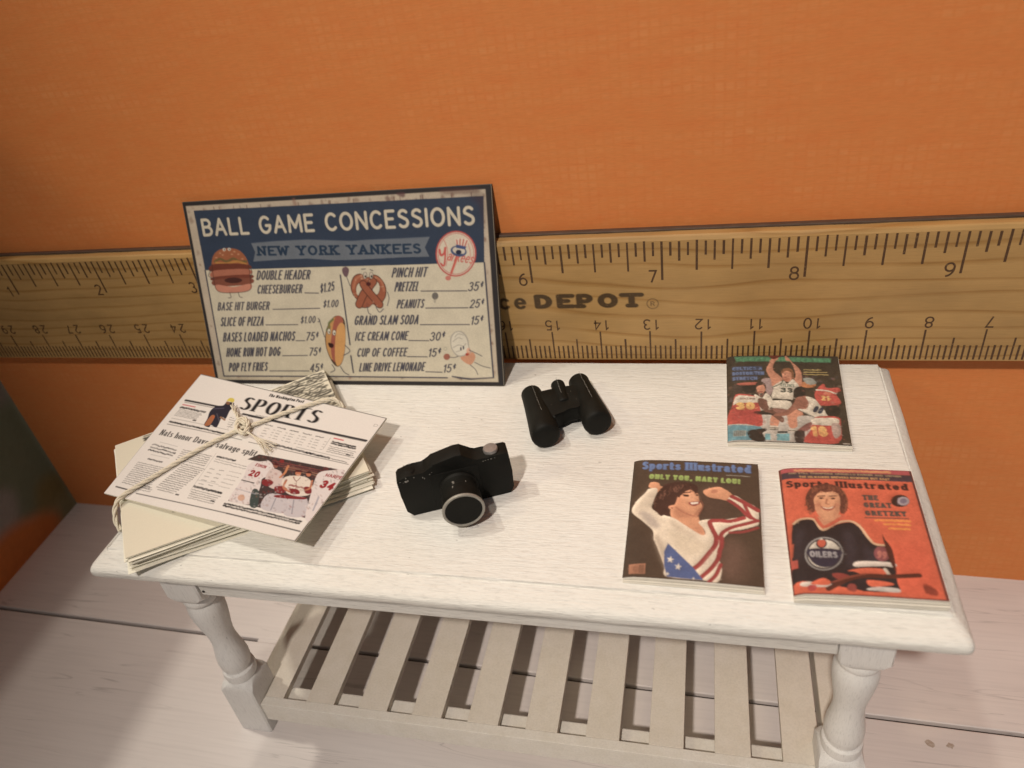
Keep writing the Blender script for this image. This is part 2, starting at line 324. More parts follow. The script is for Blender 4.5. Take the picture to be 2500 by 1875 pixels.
# ------------------------------------------------------------------ stroke lettering (own letterforms)
def E_(cx, cy, rx, ry, a0, a1, n=10):
    return [(cx+rx*math.cos(math.radians(a0+(a1-a0)*i/n)), cy+ry*math.sin(math.radians(a0+(a1-a0)*i/n))) for i in range(n+1)]
G = {
 'A': (.66, [[(0, 0), (.33, 1), (.66, 0)], [(.12, .34), (.54, .34)]]),
 'B': (.56, [[(0, 0), (0, 1), (.26, 1)]+E_(.26, .76, .24, .24, 90, -90)+[(0, .52)], [(.26, .52)]+E_(.28, .26, .28, .26, 90, -90)+[(0, 0)]]),
 'C': (.62, [E_(.34, .5, .34, .5, 48, 312, 16)]),
 'D': (.62, [[(0, 0), (0, 1), (.22, 1)]+E_(.22, .5, .4, .5, 90, -90, 12)+[(0, 0)]]),
 'E': (.48, [[(.48, 1), (0, 1), (0, 0), (.48, 0)], [(0, .52), (.40, .52)]]),
 'F': (.46, [[(.46, 1), (0, 1), (0, 0)], [(0, .52), (.38, .52)]]),
 'G': (.66, [E_(.34, .5, .34, .5, 48, 330, 16)+[(.66, .45), (.40, .45)]]),
 'H': (.58, [[(0, 0), (0, 1)], [(.58, 0), (.58, 1)], [(0, .52), (.58, .52)]]),
 'I': (.02, [[(.01, 0), (.01, 1)]]),
 'J': (.42, [[(.42, 1), (.42, .24)]+E_(.21, .24, .21, .24, 0, -170)]),
 'K': (.58, [[(0, 0), (0, 1)], [(.56, 1), (0, .42)], [(.17, .58), (.58, 0)]]),
 'L': (.46, [[(0, 1), (0, 0), (.46, 0)]]),
 'M': (.76, [[(0, 0), (.03, 1), (.38, .25), (.73, 1), (.76, 0)]]),
 'N': (.60, [[(0, 0), (0, 1), (.60, 0), (.60, 1)]]),
 'O': (.70, [E_(.35, .5, .35, .5, 0, 360, 24)]),
 'P': (.54, [[(0, 0), (0, 1), (.26, 1)]+E_(.26, .73, .27, .27, 90, -90)+[(0, .46)]]),
 'Q': (.70, [E_(.35, .5, .35, .5, 0, 360, 24), [(.42, .22), (.68, -.05)]]),
 'R': (.56, [[(0, 0), (0, 1), (.26, 1)]+E_(.26, .75, .26, .25, 90, -90)+[(0, .50)], [(.28, .50), (.57, 0)]]),
 'S': (.52, [E_(.27, .76, .24, .24, 35, 200, 10)+E_(.26, .26, .26, .26, 70, -145, 12)]),
 'T': (.60, [[(0, 1), (.60, 1)], [(.30, 1), (.30, 0)]]),
 'U': (.58, [[(0, 1), (0, .29)]+E_(.29, .29, .29, .29, 180, 360)+[(.58, 1)]]),
 'V': (.64, [[(0, 1), (.32, 0), (.64, 1)]]),
 'W': (.90, [[(0, 1), (.22, 0), (.45, .85), (.68, 0), (.90, 1)]]),
 'X': (.60, [[(0, 1), (.60, 0)], [(.60, 1), (0, 0)]]),
 'Y': (.62, [[(0, 1), (.31, .48), (.62, 1)], [(.31, .48), (.31, 0)]]),
 'Z': (.56, [[(0, 1), (.56, 1), (0, 0), (.56, 0)]]),
 'a': (.46, [[(.05, .58)]+E_(.24, .46, .20, .22, 120, 0, 8)+[(.44, 0)], E_(.23, .20, .21, .20, 60, 400, 14)]),
 'b': (.46, [[(0, 1), (0, 0)], E_(.23, .33, .23, .33, 150, -150, 14)]),
 'c': (.42, [E_(.24, .33, .23, .33, 45, 315, 12)]),
 'd': (.46, [[(.46, 1), (.46, 0)], E_(.23, .33, .23, .33, 30, 330, 14)]),
 'e': (.46, [[(.02, .35), (.45, .35)]+E_(.23, .33, .225, .33, 5, 315, 14)]),
 'f': (.30, [E_(.28, .80, .16, .18, 80, 180, 6)+[(.12, 0)], [(0, .62), (.28, .62)]]),
 'g': (.46, [E_(.23, .36, .22, .30, 0, 360, 16), [(.45, .66), (.45, -.08)]+E_(.23, -.08, .22, .20, 0, -150, 8)]),
 'h': (.44, [[(0, 1), (0, 0)], [(0, .42)]+E_(.22, .42, .22, .24, 180, 0, 8)+[(.44, 0)]]),
 'i': (.02, [[(.01, .66), (.01, 0)], [(.01, .90), (.01, .92)]]),
 'l': (.02, [[(.01, 1), (.01, 0)]]),
 'm': (.72, [[(0, .66), (0, 0)], [(0, .42)]+E_(.18, .46, .18, .20, 180, 0, 8)+[(.36, 0)], [(.36, .46)]+E_(.54, .46, .18, .20, 180, 0, 8)+[(.72, 0)]]),
 'n': (.44, [[(0, .66), (0, 0)], [(0, .42)]+E_(.22, .42, .22, .24, 180, 0, 8)+[(.44, 0)]]),
 'o': (.48, [E_(.24, .33, .24, .33, 0, 360, 18)]),
 'p': (.46, [[(0, .66), (0, -.30)], E_(.23, .33, .23, .33, 150, -150, 14)]),
 'r': (.30, [[(0, .66), (0, 0)], [(0, .40)]+E_(.22, .42, .22, .24, 180, 70, 6)]),
 's': (.38, [E_(.20, .49, .17, .17, 40, 210, 8)+E_(.19, .17, .19, .17, 60, -150, 8)]),
 't': (.30, [[(.12, .92), (.12, .14)]+E_(.24, .14, .12, .14, 180, 280, 5), [(0, .64), (.30, .64)]]),
 'u': (.44, [[(0, .66), (0, .24)]+E_(.22, .24, .22, .24, 180, 360, 8), [(.44, .66), (.44, 0)]]),
 'v': (.46, [[(0, .66), (.23, 0), (.46, .66)]]),
 'y': (.46, [[(0, .66), (.23, 0)], [(.46, .66), (.14, -.28)]]),
 'k': (.42, [[(0, 0), (0, 1)], [(.40, .66), (0, .26)], [(.13, .38), (.42, 0)]]),
 'w': (.66, [[(0, .66), (.16, 0), (.33, .6), (.50, 0), (.66, .66)]]),
 'z': (.40, [[(0, .66), (.40, .66), (0, 0), (.40, 0)]]),
 '0': (.50, [E_(.25, .5, .25, .5, 0, 360, 20)]),
 '1': (.20, [[(.0, .78), (.18, 1), (.18, 0)]]),
 '2': (.50, [E_(.25, .74, .24, .26, 165, -30, 10)+[(0, 0), (.50, 0)]]),
 '3': (.48, [E_(.23, .75, .22, .25, 155, -80, 10), E_(.23, .27, .25, .27, 85, -155, 12)]),
 '4': (.52, [[(.38, 0), (.38, 1), (0, .30), (.52, .30)]]),
 '5': (.48, [[(.44, 1), (.08, 1), (.04, .55)]+E_(.22, .32, .26, .32, 125, -150, 12)]),
 '6': (.50, [E_(.25, .31, .25, .31, 0, 360, 16), E_(.42, .36, .42, .64, 180, 90, 8)]),
 '7': (.48, [[(0, 1), (.48, 1), (.16, 0)]]),
 '8': (.50, [E_(.25, .76, .21, .24, 0, 360, 16), E_(.25, .27, .25, .27, 0, 360, 16)]),
 '9': (.50, [E_(.25, .69, .25, .31, 0, 360, 16), E_(.08, .64, .42, .64, 0, -90, 8)]),
 '$': (.50, [E_(.26, .70, .22, .20, 35, 200, 8)+E_(.25, .30, .24, .20, 70, -145, 8), [(.26, 1.05), (.24, -.05)]]),
 '^c': (.30, [E_(.17, .72, .13, .17, 50, 310, 8), [(.17, 1.02), (.17, .42)]]),
 ',': (.06, [[(.04, .06), (0, -.14)]]), '.': (.04, [[(.0, .02), (.03, .02)]]),
 '!': (.04, [[(.02, 1), (.02, .3)], [(.02, .02), (.02, .06)]]), ' ': (.42, []), '-': (.30, [[(0, .4), (.3, .4)]]),
 '"': (.16, [[(0, 1), (0, .8)], [(.16, 1), (.16, .8)]]),
}
def glyph_list(s):
    out = []; i = 0
    while i < len(s):
        if s[i] == '^' and i+1 < len(s): out.append(s[i:i+2]); i += 2
        else: out.append(s[i]); i += 1
    return [c if c in G else (c.upper() if c.upper() in G else ' ') for c in out]

# ------------------------------------------------------------------ print raster: colours per vertex of a fine sheet
class Sheet:
    """flat artwork w x h cm; px per cm = res; map() turns coordinates of a study sketch into cm by a homography"""
    def __init__(s, w, h, res, bgc):
        s.w, s.h, s.res = w, h, res
        s.nx = int(round(w*res))+1; s.ny = int(round(h*res))+1
        s.c = np.empty((s.ny, s.nx, 3)); s.c[:] = s2l(bgc)
        s.Hm = None
    def fit(s, TL, TR, BR, BL):
        src = [TL, TR, BR, BL]; dst = [(0, 0), (s.w, 0), (s.w, s.h), (0, s.h)]
        A = []; b = []
        for (x, y), (u, v) in zip(src, dst):
            A.append([x, y, 1, 0, 0, 0, -u*x, -u*y]); b.append(u)
            A.append([0, 0, 0, x, y, 1, -v*x, -v*y]); b.append(v)
        s.Hm = np.append(np.linalg.solve(np.array(A, float), np.array(b, float)), 1).reshape(3, 3)
        return s
    def m(s, pts):
        P = np.array(pts, float)
        if s.Hm is None: return P
        q = np.c_[P, np.ones(len(P))] @ s.Hm.T
        return q[:, :2]/q[:, 2:]
    def _region(s, lo, hi, pad):
        x0 = max(0, int((lo[0]-pad)*s.res)); x1 = min(s.nx, int((hi[0]+pad)*s.res)+2)
        y0 = max(0, int((lo[1]-pad)*s.res)); y1 = min(s.ny, int((hi[1]+pad)*s.res)+2)
        return x0, x1, y0, y1
    def blend(s, reg, cov, col, a=1.0):
        x0, x1, y0, y1 = reg
        cov = (cov*a)[..., None]
        s.c[y0:y1, x0:x1] = s.c[y0:y1, x0:x1]*(1-cov) + s2l(col)*cov
    def poly(s, pts, col, a=1.0, smooth=0, raw=False, soft=0):
        if smooth: pts = catmull(pts, smooth, True)
        P = np.array(pts, float) if raw else s.m(pts)
        reg = s._region(P.min(0), P.max(0), 0.02+soft*2); x0, x1, y0, y1 = reg
        if x1 <= x0 or y1 <= y0: return
        k = 3
        xs = (np.arange((x1-x0)*k)+0.5)/k-0.5+x0; ys = (np.arange((y1-y0)*k)+0.5)/k-0.5+y0
        xs = xs/s.res; ys = ys/s.res
        X, Y = np.meshgrid(xs, ys); ins = np.zeros(X.shape, bool)
        n = len(P)
        for i in range(n):
            ax, ay = P[i]; bx, by = P[(i+1) % n]
            if ay == by: continue
            cnd = (ay > Y) != (by > Y)
            xi = (bx-ax)*(Y-ay)/(by-ay)+ax
            ins ^= cnd & (X < xi)
        cov = ins.reshape(y1-y0, k, x1-x0, k).mean((1, 3))
        if soft:
            r = max(1, int(soft*s.res)); ker = np.ones(2*r+1)/(2*r+1)
            for _ in range(2):
                cov = np.apply_along_axis(lambda v: np.convolve(v, ker, 'same'), 0, cov)
                cov = np.apply_along_axis(lambda v: np.convolve(v, ker, 'same'), 1, cov)
        s.blend(reg, cov, col, a)
    def ell(s, cx, cy, rx, ry, col, rot=0, a=1.0, soft=0):
        c, sn = math.cos(math.radians(rot)), math.sin(math.radians(rot))
        s.poly([(cx+rx*math.cos(t)*c-ry*math.sin(t)*sn, cy+rx*math.cos(t)*sn+ry*math.sin(t)*c) for t in np.linspace(0, 2*PI, 28, endpoint=False)], col, a, soft=soft)
    def strokes(s, lines, wd, col, a=1.0, pen=(1, 1), raw=False):
        """pen: relative nib width in x and y, for thick and thin strokes"""
        P = [np.array(l, float) if raw else s.m(l) for l in lines]
        al = np.concatenate(P); reg = s._region(al.min(0), al.max(0), wd+0.02); x0, x1, y0, y1 = reg
        if x1 <= x0 or y1 <= y0: return
        X, Y = np.meshgrid(np.arange(x0, x1)/s.res, np.arange(y0, y1)/s.res)
        X = X/pen[0]; Y = Y/pen[1]
        best = np.full(X.shape, 9e9)
        for L in P:
            L = L/np.array(pen)
            for (ax, ay), (bx, by) in zip(L[:-1], L[1:]):
                dx, dy = bx-ax, by-ay; ll = dx*dx+dy*dy
                if ll < 1e-12: tt = 0
                else: tt = np.clip(((X-ax)*dx+(Y-ay)*dy)/ll, 0, 1)
                np.minimum(best, (X-ax-tt*dx)**2+(Y-ay-tt*dy)**2, out=best)
        d = np.sqrt(best)
        cov = np.clip(0.5+(wd/2-d)*s.res*min(pen), 0, 1)
        s.blend(reg, cov, col, a)
    def line(s, pts, wd, col, a=1.0, smooth=0):
        if smooth: pts = catmull(pts, smooth)
        s.strokes([pts], wd, col, a)
    def text(s, txt, p0, p1, ptop, col, wt=0.12, a=1.0, pen=(1, 1), serif=0.0, slant=0.0, gap=0.16, arc=0.0, raw=False, shadow=None):
        """lettering on a baseline from p0 to p1, cap height reaching ptop"""
        q = np.array([p0, p1, ptop], float) if raw else s.m([p0, p1, ptop])
        u = q[1]-q[0]; ln = np.linalg.norm(u); u = u/ln; nrm = np.array([u[1], -u[0]])
        hh = abs((q[2]-q[0]) @ nrm)
        gl = glyph_list(txt); n_ = len(gl); adv = sum(G[c][0] for c in gl)+0.62*gap*(n_-1)
        nv = sum(1 for c in gl if c != ' ')
        wt = min(wt, 0.55*ln/(nv*pen[0]*hh+1e-9))
        wd = wt*hh; pw = wd*pen[0]
        sx = (ln-nv*pw)/adv; x = pw/2
        for c in gl:
            gw, st = G[c]
            if st:
                ls = []
                for l in st:
                    pts = []
                    for gx, gy in l:
                        X = (x+gx*sx) + slant*gy*hh
                        Yy = wd/2+gy*(hh-wd)
                        tt = (X/ln); Yy += arc*hh*4*tt*(1-tt)
                        pts.append(q[0]+u*X+nrm*Yy)
                    ls.append(np.array(pts))
                    if serif:
                        ends = []
                        if l[0] != l[-1]: ends = [l[0], l[-1]]
                        for px_, py_ in ends:
                            if min(abs(py_), abs(py_-1), abs(py_-.66)) < 0.02:
                                X = x+px_*sx+slant*py_*hh; Yy = wd/2+py_*(hh-wd)+arc*hh*4*(X/ln)*(1-X/ln)
                                ls.append(np.array([q[0]+u*(X-serif*hh)+nrm*Yy, q[0]+u*(X+serif*hh)+nrm*Yy]))
                s.strokes(ls, wd, col, a, pen, raw=True)
            x += (gw+gap*.62)*sx+(pw if st else 0)
    def rows(s, p0, p1, p2, n, col=(0.15, 0.14, 0.14), h=0.55, a=0.75, rag=0.12, wt=0.5):
        wt = wt*1.15; a = min(1, a*1.15)
        """n rows of small illegible type: top-left, top-right, bottom-left"""
        q = s.m([p0, p1, p2]); u = q[1]-q[0]; v = q[2]-q[0]; rh = np.linalg.norm(v)/n; ul = np.linalg.norm(u)
        for i in range(n):
            x = 0.0; end = 1-random.uniform(0, rag)
            while x < end:
                wl = random.uniform(0.8, 3.2)*rh*0.9/ul
                a0 = q[0]+u*x+v*(i+0.5)/n; b0 = q[0]+u*min(end, x+wl)+v*(i+0.5)/n
                pts = [a0+(b0-a0)*t+v/n*random.uniform(-.16, .16) for t in np.linspace(0, 1, max(3, int(wl*ul/rh/0.35)))]
                s.strokes([np.array(pts)], rh*h*wt, col, a*random.uniform(0.7, 1.0), raw=True)
                x += wl+rh*0.35/ul
    def speckle(s, amt):
        s.c *= 1+RNG.normal(0, amt, s.c.shape[:2])[..., None]
        s.c = np.clip(s.c, 0, 1)
    def relief(s, k=1.2, r=4, d=3):
        g = s.c.mean(2)**.5; ker = np.ones(2*r+1)/(2*r+1)
        for _ in range(2):
            g = np.apply_along_axis(lambda v: np.convolve(np.pad(v, r, 'edge'), ker, 'valid'), 0, g)
            g = np.apply_along_axis(lambda v: np.convolve(np.pad(v, r, 'edge'), ker, 'valid'), 1, g)
        e = np.zeros_like(g); e[d:-d, d:-d] = g[2*d:, 2*d:]-g[:-2*d, :-2*d]
        s.c = np.clip(s.c*(1+k*np.clip(e, -.3, .3))[..., None], 0, 1)
    def detail(s, n, size=.03, jit=.18, disp=.04, a=.6):
        for _ in range(n):
            x_, y_ = random.uniform(.03, s.w-.03), random.uniform(.03, s.h-.03)
            sx_, sy_ = x_+random.gauss(0, disp), y_+random.gauss(0, disp)
            ix, iy = int(np.clip(sx_*s.res, 0, s.nx-1)), int(np.clip(sy_*s.res, 0, s.ny-1))
            lin = np.clip(s.c[iy, ix]*(1+random.uniform(-jit, jit)*1.6), 0, 1)
            th = random.uniform(0, PI); L_ = random.uniform(.3, 1.3)*size
            q = np.array([(x_-L_*math.cos(th), y_-L_*math.sin(th)), (x_+L_*math.cos(th), y_+L_*math.sin(th))])
            al = s._region(q.min(0), q.max(0), size); x0, x1, y0, y1 = al
            if x1 <= x0 or y1 <= y0: continue
            X, Y = np.meshgrid(np.arange(x0, x1)/s.res, np.arange(y0, y1)/s.res)
            dx, dy = q[1]-q[0]; ll = dx*dx+dy*dy+1e-9
            tt = np.clip(((X-q[0][0])*dx+(Y-q[0][1])*dy)/ll, 0, 1)
            dd = np.sqrt((X-q[0][0]-tt*dx)**2+(Y-q[0][1]-tt*dy)**2)
            cov = (np.clip(1-dd/(size*random.uniform(.35, .7)), 0, 1)*a)[..., None]
            s.c[y0:y1, x0:x1] = s.c[y0:y1, x0:x1]*(1-cov)+lin*cov
    def blur(s, k=1):
        for _ in range(k):
            c = s.c; p = np.pad(c, ((1, 1), (1, 1), (0, 0)), 'edge')
            s.c = (p[:-2, 1:-1]+p[2:, 1:-1]+p[1:-1, :-2]+p[1:-1, 2:]+2*c)/6
    def mottle(s, amt, cells):
        ny, nx = s.ny, s.nx
        g = RNG.random((int(cells*s.h/s.w)+3, cells+3))
        yy = np.linspace(0, g.shape[0]-1.001, ny); xx = np.linspace(0, g.shape[1]-1.001, nx)
        yi = yy.astype(int); xi = xx.astype(int); fy = (yy-yi)[:, None]; fx = (xx-xi)[None]
        v = (g[yi][:, xi]*(1-fy)*(1-fx)+g[yi+1][:, xi]*fy*(1-fx)+g[yi][:, xi+1]*(1-fy)*fx+g[yi+1][:, xi+1]*fy*fx)
        s.c = np.clip(s.c*(1+amt*(v-0.5)[..., None]*2), 0, 1)
    def fade(s, k, lift):
        g = s.c.mean(2, keepdims=True); s.c = (s.c*(1-k)+g*k)*(1-lift[0])+np.array(lift)
    def build(s, name, mat, parent, pos, thick=0.0, label=None):
        """pos(u,v) with u right, v down in cm -> xyz arrays"""
        nx, ny = s.nx, s.ny
        U, V = np.meshgrid(np.linspace(0, s.w, nx), np.linspace(0, s.h, ny))
        co = np.stack(pos(U, V), -1).reshape(-1, 3).astype(np.float32)
        me = D.meshes.new(name); me.vertices.add(nx*ny); me.vertices.foreach_set('co', co.ravel())
        idx = np.arange(nx*ny).reshape(ny, nx)
        q = np.stack([idx[:-1, :-1], idx[1:, :-1], idx[1:, 1:], idx[:-1, 1:]], -1).reshape(-1, 4)
        nf = len(q); me.loops.add(nf*4); me.polygons.add(nf)
        me.loops.foreach_set('vertex_index', q.ravel().astype(np.int32))
        me.polygons.foreach_set('loop_start', np.arange(0, nf*4, 4, dtype=np.int32))
        me.polygons.foreach_set('loop_total', np.full(nf, 4, np.int32))
        me.polygons.foreach_set('use_smooth', np.ones(nf, bool))
        me.update(calc_edges=True)
        ca = me.color_attributes.new('print', 'FLOAT_COLOR', 'POINT')
        ca.data.foreach_set('color', np.c_[s.c.reshape(-1, 3), np.ones(nx*ny)].astype(np.float32).ravel())
        return link(name, me, mat, parent)

# ================================================================== the setting
SL = -0.024            # the board under everything is a hair out of level
def fz(x): return SL*(x-15)
room_rot = (0, math.atan(-SL), 0)
# floor sheet, then planks lying on it
bm = bmesh.new()
for a, b, c, d in (((-2, 3), (60, 3), (60, -45), (-2, -45)),):
    vs = [bm.verts.new((x, y, fz(x)-0.16)) for x, y in (a, b, c, d)]; bm.faces.new(vs[::-1])
fl = tag(obj('floor', bm, M['joint']), kind='structure')
def plank(x0, x1, y0, y1):
    bm = bmesh.new(); box(bm, 0, x1-x0, 0, y1-y0, -0.15, 0, 0.02, 1)
    o = obj('plank', bm, M['floor'], fl, None, (x0, y0, fz(x0)), room_rot); return o
ys = [(-3.855, 0.6), (-9.6, -3.945), (-15.4, -9.69), (-21.2, -15.49), (-27, -21.29)]
for i, (a, b) in enumerate(ys):
    for x0, x1 in (((-1.9, 33.5), (33.56, 59)) if i % 2 == 0 else ((-1.9, 38.0), (38.06, 59))):
        plank(x0, x1, a, b)
bm = bmesh.new(); box(bm, 0, 1.42, 0, 0.098, -0.15, -0.004, 0, 1)      # the joint line breaks off here
obj('plank', bm, M['floor'], fl, None, (7.93, -3.949, fz(7.93)), room_rot)
for kx, ky, kr in ((22.96, -4.32, .09), (23.31, -4.31, .075)):
    bm = bmesh.new(); c_ = bm.verts.new((0, 0, 0)); rr = [bm.verts.new((kr*random.uniform(.5, 1.2)*math.cos(t_), kr*random.uniform(.5, 1.1)*math.sin(t_), 0)) for t_ in np.linspace(0, 2*PI, 11, endpoint=False)]
    for k in range(11): bm.faces.new((c_, rr[k], rr[(k+1) % 11]))
    obj('knot_mark', bm, M['knot'], fl, None, (kx, ky, fz(kx)+.004), room_rot)
# back wall: orange paper on board
bm = bmesh.new(); box(bm, -1.2, 60, 0.0, 0.25, -1.5, 34)
tag(obj('back_wall', bm, M['wall']), kind='structure')

# left wall: patterned scrapbook board, dark
LW, LH = 30.0, 16.0
s = Sheet(LW, LH, 9, (0.60, 0.68, 0.63))
# u runs from the corner towards the viewer, v down from the top
def blob(u, v, r, col, a=1.0, ar=1.0, soft=0.18):
    v = v+1.0
    s.poly([(u+r*math.cos(t)*(1+.18*math.sin(3*t+u)), v+r*ar*math.sin(t)*(1+.15*math.cos(2*t+v))) for t in np.linspace(0, 2*PI, 30, endpoint=False)], col, a, raw=True, soft=soft)
for k in range(26):
    blob(random.uniform(0, 30), random.uniform(0, 12), random.uniform(.8, 2.2), random.choice([(.33, .38, .33), (.47, .46, .46), (.42, .44, .47), (.36, .37, .26), (.60, .48, .46)]), 0.75)
blob(0.9, 12.0, 2.1, (.42, .48, .41)); blob(3.1, 13.0, 1.5, (.58, .58, .58), .8); blob(0.5, 13.9, .9, (.47, .44, .26), .8)
blob(2.6, 14.75, 1.85, (.74, .45, .22), 1, .72, .05); blob(3.6, 13.1, .7, (.50, .48, .54), .7)
for u_, v_, r_ in ((7.5, 13.2, 1.6), (13, 11.5, 1.9), (19, 13.6, 1.6), (9.5, 7.5, 1.7), (25, 12, 1.8), (4.0, 5.0, 1.5), (16, 4.5, 1.7)):
    blob(u_, v_, r_, (.70, .42, .22), 1, .8, .06)
s.speckle(0.03)
XC = -0.518
lw_root = tag(empty('left_wall', (XC, 0, 0)), kind='structure')
def lwpos(U, V):
    z = LH-V-0.5
    x = 0.07*z - 0.035*U*-1.0*-1.0 + 0.0
    return (0.0 + 0.045*z + 0.035*U, -U, z + 0.0*U + fz(XC))
s.build('board_print', M['print_board'], lw_root, lwpos)
bm = bmesh.new()
vs = []
for off in (-0.006, -0.16):
    for U, z in ((0, -0.5), (LW, -0.5), (LW, LH-.5), (0, LH-.5)):
        vs.append(bm.verts.new((off + 0.045*z + 0.035*U, -U, z+fz(XC))))
for f in ((0, 1, 2, 3), (7, 6, 5, 4), (0, 4, 5, 1), (1, 5, 6, 2), (2, 6, 7, 3), (3, 7, 4, 0)): bm.faces.new([vs[i] for i in f])
obj('board_core', bm, plain('board_core', (0.30, 0.27, 0.22), 0.8), lw_root)

# ================================================================== the table
TX0, TX1, TY0, TY1 = 8.22, 22.00, -6.57, -0.37
table = tag(empty('table', (15.1, -3.45, 0)), 'white painted dollhouse table with turned legs and a slatted lower shelf', 'table')
T0 = Vector((15.1, -3.45, 0))
def tobj(name, bm, mat, smooth=None, parent=table):
    bmesh.ops.translate(bm, verts=bm.verts, vec=-T0)
    return obj(name, bm, mat, parent, smooth)
def top_outline(ix, iy, r, n=8):
    x0, x1, y0, y1 = TX0+ix, TX1-ix, TY0+iy, TY1-min(iy, .12); r = max(0.02, r)
    pts = []
    for cx, cy, a in ((x1-r, y1-r, 0), (x0+r, y1-r, 90), (x0+r, y0+r, 180), (x1-r, y0+r, 270)):
        for k in range(n+1):
            t = math.radians(a+90*k/n); pts.append((cx+r*math.cos(t), cy+r*math.sin(t)))
    out = []
    # refine long edges for slight hand-painted unevenness
    m = len(pts)
    for i in range(m):
        a = pts[i]; b = pts[(i+1) % m]; L = math.dist(a, b); k = max(1, int(L/0.18))
        for j in range(k): out.append((a[0]+(b[0]-a[0])*j/k, a[1]+(b[1]-a[1])*j/k))
    return out
prof = [(0.14, 0.14, -0.335, .2), (0.02, 0.02, -0.325, .3), (0.0, 0.0, -0.28, .34), (0.0, 0.0, -0.205, .34), (0.012, 0.02, -0.165, .34), (0.04, 0.06, -0.130, .33),
        (0.08, 0.13, -0.100, .32), (0.14, 0.25, -0.058, .30), (0.190, 0.355, -0.028, .2), (0.202, 0.372, -0.048, .1), (0.214, 0.385, -0.046, .1), (0.230, 0.40, -0.006, .09), (0.25, 0.42, 0.0, .09)]
N0 = None; rings = []; bm = bmesh.new()
from mathutils import noise as mn
base = top_outline(0, 0, .10)
for ix, iy, dz, r in prof:
    # same parameterisation for all rings: rescale the base outline
    ring = []
    cx, cy = (TX0+TX1)/2, (TY0+TY1)/2
    for (x, y) in base:
        # move inwards by ix / iy depending on the side
        fx = (x-cx)/((TX1-TX0)/2); fy = (y-cy)/((TY1-TY0)/2)
        nx_ = x - ix*max(-1, min(1, fx*1.0)) ; ny_ = y - (iy if fy < 0 else min(iy, .12))*max(-1, min(1, fy))
        # square up the corners of the inner panel
        if ix > .19:
            nx_ = max(TX0+ix, min(TX1-ix, cx+(x-cx)*1.035)); ny_ = max(TY0+iy, min(TY1-.12, cy+(y-cy)*1.08))
        j = mn.noise(Vector((x*1.7, y*1.7, dz*9)))*0.012 if dz < -0.03 else mn.noise(Vector((x*2.5, y*2.5, 3.1)))*0.006
        ring.append(bm.verts.new((nx_+j, ny_+j*1.2, H+dz+mn.noise(Vector((x*1.3, y*1.3, 7+dz)))*(0.008 if dz < -.01 else 0))))
    rings.append(ring)
for a, b in zip(rings, rings[1:]):
    for k in range(len(a)): bm.faces.new((a[k], a[(k+1) % len(a)], b[(k+1) % len(a)], b[k]))
bm.faces.new(rings[0][::-1]); bm.faces.new(rings[-1])
tobj('tabletop', bm, M['paint_x'], 50)

# legs, every leg one piece: square block, turned vase, square block
def leg(x, y, lean=0.0):
    """x,y centre at the top; lean moves the foot in x"""
    bm = bmesh.new(); hw = 0.375; zf = fz(x)-0.0
    ztop, zb1, zb0 = 5.84, 4.52, 1.62
    def blk(z0, z1, cut_lo, cut_hi):
        n = 4; c = 0.10
        def ring(z, w, ch):
            pts = []
            for sx, sy in ((1, -1), (1, 1), (-1, 1), (-1, -1)):
                a = (sx*w, sy*(w-ch)); b = (sx*(w-ch), sy*w)
                pts += [a, b] if (sx*sy > 0) else [b, a]
            return [bm.verts.new((px_, py_, z)) for px_, py_ in pts]
        rs = []
        if cut_lo: rs += [ring(z0, hw*0.70, .20), ring(z0+0.05, hw*0.86, .18), ring(z0+0.16, hw*0.97, .10), ring(z0+0.26, hw, .03)]
        else: rs += [ring(z0, hw, .03)]
        if cut_hi: rs += [ring(z1-0.26, hw, .03), ring(z1-0.16, hw*0.97, .10), ring(z1-0.05, hw*0.86, .18), ring(z1, hw*0.70, .20)]
        else: rs += [ring(z1, hw, .03)]
        for a, b in zip(rs, rs[1:]):
            for k in range(8): bm.faces.new((a[k], a[(k+1) % 8], b[(k+1) % 8], b[k]))
        bm.faces.new(rs[0][::-1]); bm.faces.new(rs[-1])
    blk(zb1, ztop, True, False); blk(zf, zb0+0.28, False, True)
    z = lambda t: zb0+0.2+(zb1-zb0-0.1)*t
    lathe(bm, [(.20, z(-.02)), (.33, z(.02)), (.345, z(.06)), (.33, z(.10)), (.285, z(.115)), (.28, z(.13)), (.315, z(.16)), (.325, z(.22)), (.308, z(.29)), (.275, z(.36)),
               (.250, z(.43)), (.248, z(.50)), (.268, z(.57)), (.305, z(.65)), (.338, z(.74)), (.350, z(.81)), (.338, z(.865)), (.305, z(.89)), (.292, z(.905)), (.335, z(.925)), (.34, z(.955)), (.315, z(.975)), (.28, z(1.0))], 40)
    for v in bm.verts:
        v.co.x += x + lean*(ztop-v.co.z)/(ztop); v.co.y += y
    bmesh.ops.subdivide_edges(bm, edges=[e for e in bm.edges if e.calc_length() > 1.0], cuts=3)
    tobj('leg', bm, M['paint_z'], 38)
leg(9.34, -5.70, -0.30); leg(20.90, -5.70, 0.05); leg(9.34, -1.25, -0.30); leg(20.90, -1.25, 0.05)
# aprons
AZ0, AZ1 = 4.90, 5.845
bm = bmesh.new(); box(bm, 9.72, 20.52, -6.04, -5.80, AZ0, AZ1, 0.025, 2); tobj('apron', bm, M['paint_x'])
bm = bmesh.new(); box(bm, 9.72, 20.52, -1.10, -0.88, AZ0, AZ1, 0.025, 2); tobj('apron', bm, M['paint_x'])
for x in (9.30, 20.72):
    bm = bmesh.new(); box(bm, x-.12, x+.12, -5.34, -1.60, AZ0, AZ1, 0.025, 2); tobj('apron', bm, M['paint_y'])
